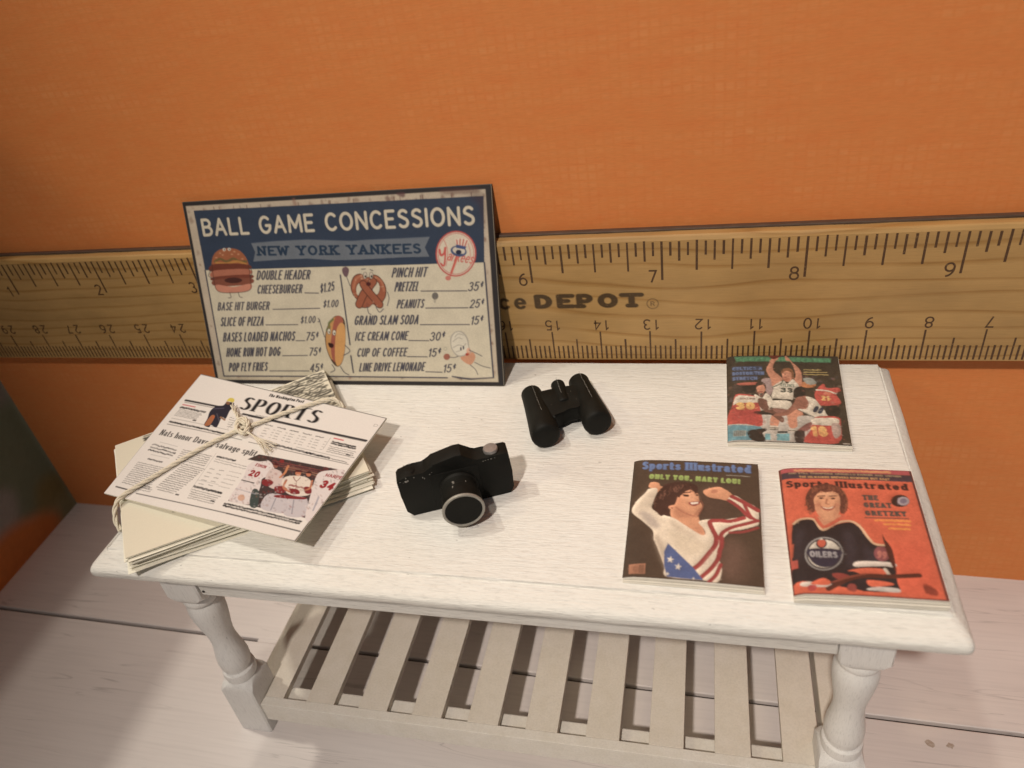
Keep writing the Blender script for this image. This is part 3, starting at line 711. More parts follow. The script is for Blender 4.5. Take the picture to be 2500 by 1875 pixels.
# shelf: front and back rails, slats on under-rails, a side rail at the right
SZ = 1.14
bm = bmesh.new(); box(bm, 9.08, 20.68, -6.00, -5.80, SZ-.60, SZ, 0.012, 2)
for v in bm.verts: v.co.z += 0.006*(v.co.x-9)
tobj('front_rail', bm, M['bare_x'])
bm = bmesh.new(); box(bm, 9.4, 20.5, -1.20, -1.0, SZ-.60, SZ, 0.035, 2); tobj('back_rail', bm, M['paint_x'])
for y0, y1 in ((-5.80+.003, -5.42), (-1.6, -1.2-.003)):
    bm = bmesh.new(); box(bm, 9.4, 20.5, y0, y1, SZ-.56, SZ-.165, 0.03, 2, 0.01); tobj('under_rail', bm, M['bare_x'])
slots = [(9.92+1.195*i, 9.92+1.195*i+.56) for i in range(9)]
edges = [9.22]+[v for sl in slots for v in sl]+[20.68]
slat_spans = [(edges[i], edges[i+1]) for i in range(0, len(edges), 2)]
for a, b in slat_spans:
    bm = bmesh.new(); j = random.uniform(-.012, .012)
    box(bm, a+j, b+j*.5, -5.798, -1.203, SZ-.16, SZ, 0.006, 1)
    for v in bm.verts: v.co.z += 0.006*(v.co.x-9)
    tobj('slat', bm, M['bare_y'])
bm = bmesh.new(); box(bm, 20.55+.22, 21.22, -5.30, -1.64, SZ-.5, SZ+.09, 0.03, 2); tobj('side_rail', bm, M['bare_y'])
bm = bmesh.new(); box(bm, 8.86, 9.10, -5.30, -1.64, SZ-.9, SZ-.35, 0.03, 2); tobj('side_rail', bm, M['bare_y'])
# nail hole at the left end of the apron
bm = bmesh.new(); lathe(bm, [(0.0005, 0), (.026, 0.0), (.028, .012)], 12, False, Matrix.Translation((9.80, -6.046, 5.02)) @ Matrix.Rotation(PI/2, 4, 'X'))
tobj('nail_hole', bm, M['dark_hole'])

# ================================================================== the ruler
RY = -0.351; RW = 2.76
ruler = tag(empty('ruler', (0, RY, H)), 'wooden inch and centimetre ruler standing on edge along the orange wall', 'ruler')
bm = bmesh.new()
pr = [(0, 0.0), (0, RW-.09), (.03, RW-.025), (.06, RW), (.215, RW), (.215, 0.0)]     # (depth, height)
a = [bm.verts.new((-0.35, y, z)) for y, z in pr]; b = [bm.verts.new((30.95, y, z)) for y, z in pr]
bm.faces.new(a); bm.faces.new(b[::-1])
for i in range(len(pr)): bm.faces.new((a[i], b[i], b[(i+1) % len(pr)], a[(i+1) % len(pr)]))
bmesh.ops.subdivide_edges(bm, edges=[e for e in bm.edges if e.calc_length() > 5], cuts=60)
for v in bm.verts:
    if v.co.z > RW-.03: v.co.z += mn.noise(Vector((v.co.x*2.1, v.co.y*3, 0)))*0.012
obj('wood_blade', bm, M['ruler'], ruler)
bm = bmesh.new(); box(bm, -0.3, 30.9, .218, .345, 0.02, RW+.045, 0.02, 2)
obj('metal_edge', bm, M['metal'], ruler)
# tick marks: separate flat strips joined to one print
bm = bmesh.new()
def strip(x, z0, z1, wd):
    wd *= random.uniform(.85, 1.1); j = random.uniform(-.008, .008)
    vs = [bm.verts.new(p) for p in ((x-wd/2, -0.0035, z0), (x+wd/2, -0.0035, z0), (x+wd/2, -0.0035, z1+j), (x-wd/2, -0.0035, z1+j))]; bm.faces.new(vs)
TT = 2.655
for i in range(8, 16*12+1):
    x = i*2.54/16
    ln = .80 if i % 16 == 0 else (.60 if i % 4 == 0 else (.40 if i % 2 == 0 else .29))
    if i % 16 == 8: ln = .60
    strip(x, TT-ln, TT+random.uniform(-.02, .015), .040)
LCM = 30.51
for i in range(5, 306):
    x = LCM-i/10
    ln = .69 if i % 10 == 0 else (.51 if i % 5 == 0 else .35)
    strip(x, 0.03, ln, .036)
o = tag(obj('tick_marks', bm, M['ink'], ruler), kind='stuff')
def glyph_mesh(bm, txt, x, z, h, flip=False, wt=0.12, sp=0.20):
    """small numerals as flat strokes; mitred strips so that nothing overlaps"""
    for ch in txt:
        gw, st = G[ch]
        for l in st:
            P = [Vector((px_*h, 0, py_*h*(1-wt)+wt*h/2)) for px_, py_ in l]
            if flip: P = [Vector((-p.x, 0, h-p.z)) for p in P]
            P = [p+Vector((x, -0.0036-0.0008*st.index(l), z)) for p in P]
            closed = (P[0]-P[-1]).length < 1e-6
            if closed: P = P[:-1]
            n = len(P); L_, R_ = [], []
            for i in range(n):
                pa = P[(i-1) % n] if (closed or i > 0) else P[i]; pb = P[(i+1) % n] if (closed or i < n-1) else P[i]
                t1 = (P[i]-pa); t2 = (pb-P[i])
                t1 = t1.normalized() if t1.length > 1e-9 else t2.normalized(); t2 = t2.normalized() if t2.length > 1e-9 else t1
                t = (t1+t2).normalized() if (t1+t2).length > 1e-3 else t1
                nn = Vector((-t.z, 0, t.x)); k = 1/max(.5, abs(t.dot(t1)))
                L_.append(bm.verts.new(P[i]+nn*wt*h/2*k)); R_.append(bm.verts.new(P[i]-nn*wt*h/2*k))
            for i in range(n if closed else n-1):
                j = (i+1) % n; bm.faces.new((L_[i], L_[j], R_[j], R_[i]))
        adv = (gw+sp)*h
        x += -adv if flip else adv
def numeral(txt, *a, **k):
    bm = bmesh.new(); glyph_mesh(bm, txt, *a, **k); return obj('numeral', bm, M['ink'], ruler)
for k in range(1, 13): numeral(str(k), k*2.54-.075-.285*(.72*len(str(k))-.10), 1.79, .285)
for k in range(1, 31):
    sp = 0.45
    tw = (sum(G[c][0] for c in str(k))+sp*(len(str(k))-1))*.25
    numeral(str(k), LCM-k+tw/2+.03, .73, .25, True, .12, sp)
# store name, printed on the blade beside the sign
s = Sheet(4.6, .62, 62, (0, 0, 0)); s.c[:] = 0
W_ = (1, 1, 1)
def slab(txt, x0, x1, y0, y1, wt=.30, ser=.17): s.text(txt, (x0, y1), (x1, y1), (x0, y0), W_, wt=wt, serif=ser, gap=.34, raw=True, pen=(1, .72))
slab('Office', .10, 1.90, .10, .50, .21, .05)
slab('DEPOT', 2.06, 4.20, .13, .50, .36, .17)
s.strokes([np.array(E_(4.42, .40, .11, .11, 0, 360, 18))], .018, W_, .8, raw=True)
s.text('R', (4.38, .45), (4.46, .45), (4.38, .35), W_, wt=.14, raw=True)
def ink_patch(s, x0, z1):
    nx, ny = s.nx, s.ny
    o = s.build('printed_name', M['ruler_ink'], ruler, lambda U, V: (x0+U, U*0-0.003, z1-V))
    at = o.data.attributes.new('ink', 'FLOAT', 'POINT'); at.data.foreach_set('value', s.c[..., 0].astype(np.float32).ravel())
ink_patch(s, 13.16, 1.74)

# ================================================================== concession sign
SW, SH = 6.78, 4.03
s = Sheet(SW, SH, 92, (.78, .74, .65))
A = lambda x, y: (430+.3195*x, 430+.3195*y)
B = lambda x, y: (800+.3194*x, 430+.3194*y)
s.fit((443, 489), (1194, 450), (1234, 945), (524, 936))
def R_(x0, y0, x1, y1): return [(x0, y0), (x1, y0), (x1, y1), (x0, y1)]
DK = (.17, .16, .17); NV = (.19, .24, .32); INK = (.27, .27, .32); CR = (.80, .77, .69)
s.poly(R_(0, 0, SW, SH), DK, raw=True)
s.poly(R_(.075, .09, SW-.12, SH-.09), (.74, .69, .62), raw=True)
s.poly(R_(.09, SH-.27, SW-.12, SH-.09), (.74, .70, .62), raw=True)
# rust on the white border
for k in range(70):
    side = random.random()
    if side < .55: u_, v_ = random.uniform(.1, SW-.1), random.uniform(.13, .26)
    elif side < .8: u_, v_ = random.choice([.15, SW-.2]), random.uniform(.2, SH-.2)
    else: u_, v_ = random.uniform(.1, SW-.1), SH-.18
    r_ = random.uniform(.015, .07)
    s.poly([(u_+r_*random.uniform(.3, 1.3)*math.cos(t), v_+r_*random.uniform(.5, 1.6)*math.sin(t)) for t in np.linspace(0, 2*PI, 9, endpoint=False)],
           random.choice([(.36, .20, .17), (.45, .30, .24), (.55, .38, .33), (.30, .17, .18)]), random.uniform(.25, .7), raw=True, soft=.01)
for k in range(16):
    u_ = random.uniform(.6, SW-.3); s.poly(R_(u_, .13, u_+random.uniform(.015, .03), .27), (.40, .26, .22), .6, raw=True)
s.poly([A(130, 250), B(1178, 152), B(1192, 660), A(214, 708)], NV)
s.poly([A(214, 708), B(1192, 658), B(1277, 1545), A(352, 1528)], CR)
# frame lines
s.line([A(214, 708), A(352, 1520)], .035, INK); s.line([B(1192, 660), B(1275, 1540)], .035, INK)
s.line([A(352, 1527), B(0, 1532), B(920, 1545)], .03, INK); s.line([B(960, 1536), B(1100, 1556), B(1275, 1545)], .035, INK, .8)
s.poly([B(950, 1530), B(1060, 1546), B(1180, 1556), B(1090, 1562), B(1000, 1550)], INK, .9)
s.poly([B(1060, 150), B(1180, 150), B(1190, 420), B(1150, 230), B(1100, 180)], (.25, .16, .18), .55, smooth=4, soft=.06)
s.poly([B(850, 105), B(1120, 95), B(1130, 130), B(900, 140)], (.36, .22, .2), .6, smooth=4, soft=.03)
s.poly([B(515, 130), B(580, 125), B(575, 160), B(540, 150)], (.36, .22, .24), .8, smooth=4, soft=.01)
s.text('BALL GAME CONCESSIONS', A(203, 448), B(1118, 374), A(180, 312), (.80, .77, .70), wt=.155, gap=.235)
s.poly([A(568, 500), A(760, 484), A(1000, 474), A(1340, 487), B(300, 478), B(540, 470), B(775, 458), B(737, 540), B(772, 610), B(540, 616), B(200, 632), A(1200, 634), A(1000, 620), A(800, 627), A(585, 641), A(600, 570)], (.42, .45, .49))
s.line([A(568, 500), A(760, 484), A(1000, 474), A(1340, 487), B(300, 478), B(540, 470), B(775, 458)], .014, (.25, .3, .38), .8)
s.text('NEW YORK YANKEES', A(622, 600), B(712, 590), A(614, 520), (.13, .21, .30), wt=.25, serif=.16, gap=.34, pen=(1, .75), arc=-.03)
def mt(txt, p0, p1, pt, wt=.165): s.text(txt, p0, p1, pt, INK, wt=wt, gap=.17, slant=.30, pen=(1.0, .8))
def ul(p0, p1): s.line([p0, p1], .022, INK, .95)
def price(txt, p0, p1, pt): s.text(txt, p0, p1, pt, INK, wt=.16, gap=.16, slant=.30, pen=(.95, .8))
mt('DOUBLE HEADER', A(607, 785), A(1018, 783), A(600, 708)); mt('CHEESEBURGER', A(612, 892), A(958, 888), A(605, 820))
ul(A(980, 884), A(1085, 886)); price('$1.25', A(1098, 888), A(1208, 868), A(1092, 815))
mt('BASE HIT BURGER', A(307, 1020), A(706, 1016), A(298, 952)); ul(A(735, 1010), A(1095, 1003)); price('$1.00', A(1118, 1000), A(1235, 996), A(1112, 940))
mt('SLICE OF PIZZA', A(328, 1142), A(662, 1138), A(318, 1068)); ul(A(680, 1130), A(925, 1129)); price('$1.00', A(945, 1122), A(1060, 1118), A(940, 1064))
mt('BASES LOADED NACHOS', A(347, 1262), A(902, 1256), A(338, 1186)); ul(A(912, 1253), A(980, 1253)); price('75^c', A(985, 1256), A(1082, 1254), A(978, 1186))
mt('HOME RUN HOT DOG', A(372, 1380), A(790, 1374), A(362, 1306)); ul(A(808, 1370), A(1000, 1368)); price('75^c', A(1010, 1374), A(1102, 1372), A(1003, 1306))
mt('POP FLY FRIES', A(390, 1494), A(690, 1490), A(381, 1422)); ul(A(708, 1488), A(1012, 1489)); price('45^c', A(1018, 1500), A(1118, 1497), A(1012, 1432))
s.line([A(1252, 750), A(1328, 1285)], .034, INK); s.line([B(177, 1372), B(197, 1502)], .034, INK)
mt('PINCH HIT', B(485, 772), B(752, 768), B(478, 692)); mt('PRETZEL', B(507, 880), B(690, 876), B(500, 802))
ul(B(712, 874), B(1062, 874)); price('35^c', B(1068, 880), B(1182, 874), B(1062, 806))
mt('PEANUTS', B(525, 1010), B(732, 1006), B(518, 938)); ul(B(750, 1005), B(1072, 1004)); price('25^c', B(1082, 1010), B(1190, 1004), B(1076, 940))
mt('GRAND SLAM SODA', B(200, 1137), B(693, 1132), B(193, 1060)); ul(B(710, 1133), B(1085, 1133)); price('15^c', B(1092, 1139), B(1186, 1133), B(1087, 1068))
mt('ICE CREAM CONE', B(207, 1259), B(612, 1254), B(200, 1186)); ul(B(622, 1255), B(775, 1257)); price('30^c', B(780, 1262), B(896, 1257), B(774, 1190))
mt('CUP OF COFFEE', B(222, 1383), B(606, 1380), B(215, 1312)); ul(B(612, 1380), B(765, 1382)); price('15^c', B(770, 1386), B(866, 1382), B(764, 1316))
mt('LINE DRIVE LEMONADE', B(240, 1498), B(744, 1494), B(233, 1426)); ul(B(755, 1498), B(880, 1502)); price('15^c', B(886, 1508), B(982, 1503), B(880, 1440))
s.ell(*B(820, 912), 8, 9, (.35, .34, .34), a=.9); s.ell(*B(818, 945), 3, 7, (.5, .48, .45), a=.5)
# round club badge: red ring, script name, top hat on a bat
s.ell(*B(975, 590), 49.5, 56, (.72, .34, .32)); s.ell(*B(975, 590), 46, 52.5, (.82, .76, .70)); s.ell(*B(975, 590), 44, 50.5, (.72, .36, .33), a=.9); s.ell(*B(975, 590), 42.5, 49, (.82, .78, .71))
s.line([B(880, 480), B(905, 540), B(912, 600), B(900, 680)], .014, (.75, .4, .38), .9, 6); s.line([B(1062, 500), B(1080, 560), B(1085, 620)], .014, (.75, .4, .38), .8, 6)
s.line([B(850, 560), B(860, 600), B(885, 585), B(893, 545)], .045, (.76, .36, .34), 1, 6); s.line([B(893, 545), B(893, 620), B(885, 680), B(862, 665)], .035, (.76, .36, .34), 1, 6)
s.text('ankees', B(903, 640), B(1100, 668), B(900, 560), (.77, .38, .36), wt=.11, slant=.3, gap=.10)
s.poly([B(978, 600), B(998, 606), B(948, 745), B(930, 740)], (.80, .45, .40)); s.line([B(980, 602), B(935, 760)], .022, (.72, .32, .3), .8); s.ell(*B(918, 775), 7, 6, (.76, .48, .44))
s.ell(*B(995, 570), 20, 13, (.28, .34, .48), rot=12); s.ell(*B(997, 566), 15.5, 9, (.80, .77, .72), rot=12); s.ell(*B(995, 578), 7, 6, (.14, .16, .26)); s.line([B(1000, 600), B(1022, 592)], .02, (.2, .26, .4))
s.poly([B(975, 545), B(1045, 558), B(1055, 530), B(975, 515)], (.27, .33, .50)); s.poly([B(972, 518), B(1052, 535), B(1076, 488), B(1022, 466), B(966, 480)], (.86, .80, .74))
for a_, b_ in (((984, 516), (980, 486)), ((1004, 521), (1005, 480)), ((1024, 525), (1032, 482)), ((1043, 529), (1058, 490))): s.line([B(*a_), B(*b_)], .024, (.72, .34, .32))
# burger
s.poly([A(262, 680), A(275, 600), A(320, 552), A(395, 538), A(470, 552), A(522, 600), A(548, 660), A(545, 690), A(270, 700)], (.60, .37, .26), smooth=5)
for (x_, y_) in ((330, 575), (360, 560), (400, 555), (440, 565), (470, 585), (350, 590), (420, 585), (300, 610), (500, 620)): s.ell(*A(x_, y_), 3, 2, (.72, .52, .40))
s.line([A(290, 640), A(330, 620), A(380, 640), A(430, 618), A(480, 640), A(530, 640)], .05, (.40, .36, .22), .9, 5); s.line([A(300, 650), A(380, 655), A(460, 640), A(530, 662)], .05, (.70, .50, .28), .9, 5)
s.poly([A(265, 665), A(400, 655), A(545, 665), A(548, 700), A(268, 720)], (.42, .22, .17), smooth=4); s.poly([A(268, 715), A(400, 700), A(548, 700), A(556, 740), A(280, 765)], (.66, .42, .34), smooth=4)
s.poly([A(280, 758), A(556, 740), A(558, 775), A(290, 790)], (.45, .24, .19), smooth=4); s.poly([A(288, 780), A(558, 768), A(560, 815), A(300, 830)], (.50, .30, .24), smooth=4)
s.ell(*A(430, 785), 22, 7, (.24, .12, .12), a=.9)
s.poly([A(300, 818), A(430, 835), A(562, 812), A(556, 860), A(430, 880), A(312, 868)], (.76, .52, .44), smooth=5); s.line([A(268, 660), A(280, 780), A(312, 868), A(430, 880), A(556, 860), A(562, 780), A(548, 670)], .018, (.30, .17, .15), .8, 5)
for p in ([(262, 700), (240, 750), (285, 772)], [(560, 690), (575, 720), (562, 760)], [(402, 880), (412, 915), (392, 920)], [(468, 878), (478, 910), (498, 918)]): s.line([A(*q) for q in p], .018, (.30, .24, .24), .9, 5)
s.ell(*A(362, 548), 4, 3.4, (.8, .78, .74)); s.ell(*A(400, 546), 4, 3.4, (.8, .78, .74)); s.ell(*A(364, 549), 1.6, 1.6, (.1, .1, .1)); s.ell(*A(402, 547), 1.6, 1.6, (.1, .1, .1))
# pretzel
PZ = (.60, .36, .27); pz = [[(265, 975), (310, 890), (340, 830), (330, 790), (290, 760), (230, 760), (195, 820), (205, 900), (250, 960), (300, 975), (380, 965), (425, 905), (425, 820), (390, 765), (340, 760), (300, 790), (275, 830), (300, 890), (370, 975)]]
OUTP = [(300, 765), (345, 745), (395, 765), (440, 830), (446, 900), (425, 950), (385, 1000), (345, 975), (310, 1000), (255, 998), (235, 955), (190, 900), (172, 830), (195, 760), (245, 738)]
s.poly([B(*q) for q in OUTP], (.30, .18, .15), smooth=6)
s.poly([B(308+(x-308)*.955, 868+(y-868)*.955) for x, y in OUTP], PZ, smooth=6)
for hx, hy, ra, rb in ((247, 862, 31, 52), (368, 850, 27, 50)):
    s.ell(*B(hx, hy), ra*.32*1.12, rb*.32*1.1, (.30, .18, .15)); s.ell(*B(hx, hy), ra*.32, rb*.32, CR)
s.poly([B(300, 960), B(332, 985), B(275, 988)], (.55, .33, .26))
for l in (((238, 975), (270, 900), (300, 860), (345, 800)), ((395, 975), (340, 910), (290, 850), (270, 820))):
    s.line([B(*q) for q in l], .175, (.30, .18, .15), 1, 6); s.line([B(*q) for q in l], .14, PZ, 1, 6)
s.line([B(195, 850), B(215, 780), B(255, 755)], .05, (.72, .48, .37), .7, 6); s.line([B(365, 765), B(410, 800), B(428, 870)], .05, (.72, .48, .37), .7, 6)
for k in range(26):
    p = OUTP[random.randrange(len(OUTP))]; p = (308+(p[0]-308)*.8, 868+(p[1]-868)*.8); s.ell(*B(p[0]+random.uniform(-18, 18), p[1]+random.uniform(-18, 18)), 1.3, 1.3, (.80, .66, .55), a=.8)
for ex in (283, 330): s.ell(*B(ex, 752), 5.2, 9, (.30, .27, .27)); s.ell(*B(ex, 752), 4.1, 8, (.78, .74, .68)); s.ell(*B(ex+3, 760), 2.2, 3, (.1, .1, .1))
s.line([B(255, 705), B(285, 702)], .02, INK, .9); s.line([B(322, 708), B(342, 716)], .02, INK, .9); s.ell(*B(310, 818), 6, 5, (.30, .12, .12))
s.poly([B(108, 700), B(135, 685), B(160, 705), B(150, 755), B(130, 762), B(112, 735)], (.42, .33, .36), smooth=4); s.line([B(142, 762), B(168, 830)], .018, INK, .9)
s.line([B(455, 880), B(468, 930), B(455, 985)], .018, INK, .9, 5); s.line([B(300, 992), B(312, 1040), B(330, 1052)], .02, INK, .9, 5); s.line([B(368, 995), B(395, 1035), B(425, 1010)], .02, INK, .9, 5)
# hot dog
s.poly([A(1215, 1062), A(1262, 1068), A(1290, 1120), A(1292, 1300), A(1270, 1420), A(1232, 1456), A(1190, 1420), A(1150, 1330), A(1135, 1240), A(1150, 1150), A(1185, 1090)], (.33, .25, .2), smooth=5)
s.poly([A(1215, 1068), A(1255, 1072), A(1275, 1110), A(1240, 1140), A(1200, 1230), A(1195, 1400), A(1155, 1330), A(1142, 1240), A(1155, 1155), A(1188, 1095)], (.74, .56, .36), smooth=5)
s.poly([A(1225, 1062), A(1262, 1070), A(1272, 1115), A(1235, 1180), A(1215, 1300), A(1220, 1410), A(1195, 1400), A(1180, 1300), A(1190, 1180), A(1205, 1100)], (.62, .36, .30), smooth=5)
s.poly([A(1270, 1118), A(1290, 1160), A(1290, 1300), A(1268, 1415), A(1234, 1450), A(1215, 1410), A(1212, 1300), A(1222, 1180), A(1245, 1125)], (.80, .61, .39), smooth=5)
s.line([A(1195, 1090), A(1165, 1120), A(1170, 1150), A(1150, 1170)], .05, (.42, .45, .28), .9, 5)
for ex, ey in ((1166, 1182), (1206, 1192)): s.ell(*A(ex, ey), 4.6, 7.5, (.25, .2, .18)); s.ell(*A(ex, ey), 3.6, 6.4, (.82, .8, .74)); s.ell(*A(ex+2, ey+5), 1.7, 2, (.08, .08, .08))
s.poly([A(1160, 1270), A(1200, 1280), A(1196, 1308), A(1170, 1304)], (.22, .10, .10), smooth=4)
for p in ([(1132, 1225), (1112, 1160), (1090, 1090)], [(1085, 1082), (1095, 1100), (1082, 1108)], [(1290, 1290), (1328, 1335), (1280, 1368)], [(1190, 1440), (1212, 1480), (1180, 1500)], [(1255, 1455), (1285, 1500), (1320, 1520)]): s.line([A(*q) for q in p], .022, INK, .9, 5)
# ice cream
s.poly([B(1020, 1385), B(1105, 1345), B(1135, 1385), B(1105, 1442), B(1060, 1430)], (.78, .58, .47), smooth=3)
s.poly([B(940, 1280), B(945, 1220), B(985, 1185), B(1035, 1190), B(1075, 1240), B(1085, 1300), B(1100, 1350), B(1050, 1375), B(1000, 1380), B(960, 1340)], (.66, .64, .60), smooth=5)
s.poly([B(948, 1280), B(955, 1225), B(988, 1192), B(1030, 1198), B(1065, 1245), B(1078, 1305), B(1090, 1345), B(1045, 1367), B(1003, 1370), B(966, 1335)], (.83, .81, .75), smooth=5)
for p in ([(960, 1265), (1000, 1235), (1030, 1245)], [(965, 1310), (1005, 1290), (1040, 1300), (1060, 1280)], [(975, 1230), (1000, 1205), (1040, 1215)], [(985, 1345), (1030, 1330)]): s.line([B(*q) for q in p], .014, (.55, .53, .5), .8, 5)
s.ell(*B(1022, 1320), 2, 4.6, (.3, .3, .34)); s.ell(*B(1042, 1312), 2, 4.6, (.3, .3, .34)); s.ell(*B(1072, 1362), 5, 3.5, (.60, .2, .18), rot=-20); s.ell(*B(1080, 1338), 5, 8, (.84, .55, .42), a=.6)
s.ell(*B(915, 1382), 8, 8, (.62, .40, .34)); s.ell(*B(903, 1320), 4, 4.4, (.55, .55, .5)); s.ell(*B(903, 1320), 3.2, 3.6, CR)
for p in ([(935, 1385), (970, 1388), (1000, 1380)], [(1085, 1330), (1140, 1355), (1185, 1378)], [(1130, 1425), (1190, 1455), (1250, 1470)], [(1095, 1445), (1135, 1480), (1155, 1520)]): s.line([B(*q) for q in p], .018, INK, .85, 5)
s.mottle(.06, 40); s.speckle(.035); s.blur(1)
# sign leaning back on the ruler: bottom edge on the table
P_BL = Vector((7.82, -1.36, H+.005)); P_BR = Vector((14.63, -1.36, H+.005))
ang = math.atan2(0.40, 1.0)   # lean from the vertical
upv = Vector((0.01, .316, .948)).normalized()
sign = tag(empty('concession_sign', (11.23, -1.36, H)), 'rust-edged blue and cream ball game food price sign leaning on the ruler', 'sign')
S0 = Vector((11.23, -1.36, H))
uu = Vector((1, 0.004, 0)).normalized(); nn = uu.cross(upv).normalized()   # nn points to the viewer
if nn.y > 0: nn = -nn
def signpt(u, v, d): return (P_BL-S0) + uu*u + upv*(SH-v) - nn*d
def signpos(U, V):
    p0 = P_BL-S0
    return tuple(p0[i] + uu[i]*U + upv[i]*(SH-V) + nn[i]*0.0015 for i in range(3))
s.build('printed_face', M['print_sign'], sign, signpos)
bm = bmesh.new()
vs = [bm.verts.new(signpt(u_, v_, d_)) for d_ in (0.0, .10) for u_, v_ in ((0, 0), (SW, 0), (SW, SH), (0, SH))]
for f in ((0, 1, 2, 3), (7, 6, 5, 4), (0, 4, 5, 1), (1, 5, 6, 2), (2, 6, 7, 3), (3, 7, 4, 0)): bm.faces.new([vs[i] for i in f])
obj('backing_board', bm, M['card_edge'], sign)

# ================================================================== newspaper bundle
bundle = tag(empty('newspaper_bundle', (10.3, -4.2, H)), 'stack of tiny cream newspapers tied with white twine under a sports front page', 'newspapers')
B0 = Vector((10.3, -4.2, H))
# lower papers: folded, slightly fanned
PF, PR, PB, PL = Vector((9.29, -6.60, 0)), Vector((12.84, -4.34, 0)), Vector((10.60, -1.30, 0)), Vector((7.08, -3.88, 0))
cen = (PF+PR+PB+PL)/4
NS = 12; TH = .29
for k in range(NS):
    t0 = TH*k/NS+.004; t1 = TH*(k+1)/NS-.006
    rot = random.uniform(-.022, .022)*(1 if k < NS-1 else 0.2); dx, dy = (random.uniform(-.07, .07), random.uniform(-.06, .06)) if k < NS-1 else (0, 0)
    if k < 3: dx += .02; dy += -.06+.03*k; rot -= .02
    R = Matrix.Rotation(rot, 3, 'Z'); bm = bmesh.new()
    nU, nV = 14, 12; tops = []; bots = []
    sag = random.uniform(-.01, .02)
    for j in range(nV+1):
        ra, rb = [], []
        for i in range(nU+1):
            u, v = i/nU, j/nV
            p = PF*(1-u)*(1-v)+PR*u*(1-v)+PL*(1-u)*v+PB*u*v
            p = R @ (p-cen)+cen+Vector((dx, dy, 0))
            edge = max(abs(u-.5), abs(v-.5))*2
            lift = .020*max(0, edge-.6)*mn.noise(Vector((u*3, v*3, k*2.3)))*4
            e2 = 1-.30*(1 if (j == 0) else 0)         # fold side pinched
            lift += .13*max(0, u-.35)**1.5*(k/NS)**2 + .02*(1-u)*(1-v)*(k % 2)*.5
            z0 = t0+lift; z1 = t1+lift
            if i in (0, nU) or j in (0, nV):
                zm = (z0+z1)/2; z0 = zm-(z1-t0-lift)*.5*.55 if False else z0+.003; z1 -= .003
            ra.append(bm.verts.new((p.x-B0.x, p.y-B0.y, z0))); rb.append(bm.verts.new((p.x-B0.x, p.y-B0.y, z1)))
        bots.append(ra); tops.append(rb)
    for j in range(nV):
        for i in range(nU):
            bm.faces.new((tops[j][i], tops[j][i+1], tops[j+1][i+1], tops[j+1][i])); bm.faces.new((bots[j][i], bots[j+1][i], bots[j+1][i+1], bots[j][i+1]))
    for j in range(nV):
        bm.faces.new((bots[j][0], tops[j][0], tops[j+1][0], bots[j+1][0])); bm.faces.new((bots[j][nU], bots[j+1][nU], tops[j+1][nU], tops[j][nU]))
    for i in range(nU):
        bm.faces.new((bots[0][i], bots[0][i+1], tops[0][i+1], tops[0][i])); bm.faces.new((bots[nV][i], tops[nV][i], tops[nV][i+1], bots[nV][i+1]))
    obj('newspaper', bm, M['cream'], bundle)
# print on the uppermost of them (black type along its far edge, a few strokes near the front corner)
LWD = (PR-PF).length; LHT = (PL-PF).length
s = Sheet(LWD, LHT, 60, (.86, .84, .77))
# u along PF->PR, v from PL/PB (far) to PF/PR (near)
TY = (.20, .19, .18)
for r_ in range(19):
    y_ = .06+r_*.072
    x_ = .78 if r_ > 2 else .55
    while x_ < LWD-.08:
        wl = random.uniform(.05, .26)
        s.strokes([np.array([(x_+q, y_+random.uniform(-.025, .025)) for q in np.linspace(0, wl, 4)])], random.choice([.035, .045, .06]), TY, random.uniform(.8, 1), raw=True); x_ += wl+random.uniform(.015, .06)
for x_, y_, w_, h_ in ((.98, LHT-.97, .06, .12),): s.strokes([np.array([(x_, y_), (x_, y_+h_)])], .035, TY, raw=True)
s.strokes([np.array([(.88, LHT-1.04), (1.10, LHT-1.06)])], .02, TY, raw=True); s.strokes([np.array([(.86, LHT-.78), (1.12, LHT-.78)])], .03, TY, raw=True)
s.strokes([np.array([(1.28, LHT-1.06), (1.30, LHT-.90), (1.48, LHT-.92)])], .03, TY, raw=True)
s.blur(1)
def uppos(U, V):
    u = U/s.w; v = 1-V/s.h
    P = [PF[i]*(1-u)*(1-v)+PR[i]*u*(1-v)+PL[i]*(1-u)*v+PB[i]*u*v for i in range(2)]
    return (P[0]-B0.x, P[1]-B0.y, U*0+TH+.020+.10*np.maximum(0, u-.35)**1.5+.004*np.sin(U*2)*np.cos(V*1.7))
s.build('printed_sheet', M['print_news'], bundle, uppos)

# sports front page
NW, NH = 4.50, 3.22
s = Sheet(NW, NH, 112, (.865, .85, .835))
C = lambda x, y: (x, y)
s.fit((775, 108), (2165, 432), (1475, 1360), (42, 995))
K = (.20, .19, .20); K2 = (.13, .12, .13)
s.line([(775, 110), (2160, 434)], .022, (.36, .35, .34)); s.line([(2163, 436), (1478, 1356)], .022, (.30, .29, .28)); s.line([(230, 1062), (700, 1178), (1100, 1278)], .05, (.28, .27, .27), .9); s.line([(1100, 1278), (1475, 1358)], .02, (.28, .27, .27), .8)
s.line([(775, 110), (44, 992)], .012, (.45, .44, .43), .7)
s.text('The Washington Post', (1308, 290), (1572, 338), (1320, 262), K2, wt=.26, gap=.12, pen=(1, .6), serif=.0)
s.text('SPORTS', (1062, 408), (1650, 512), (1124, 282), K2, wt=.21, gap=.22, pen=(1, .22), serif=.07)
s.line([(648, 327), (1012, 402)], .05, K); s.line([(640, 342), (900, 396)], .012, K)
s.line([(1110, 440), (1560, 533), (2000, 622)], .05, K); s.line([(1150, 458), (1995, 632)], .012, K)
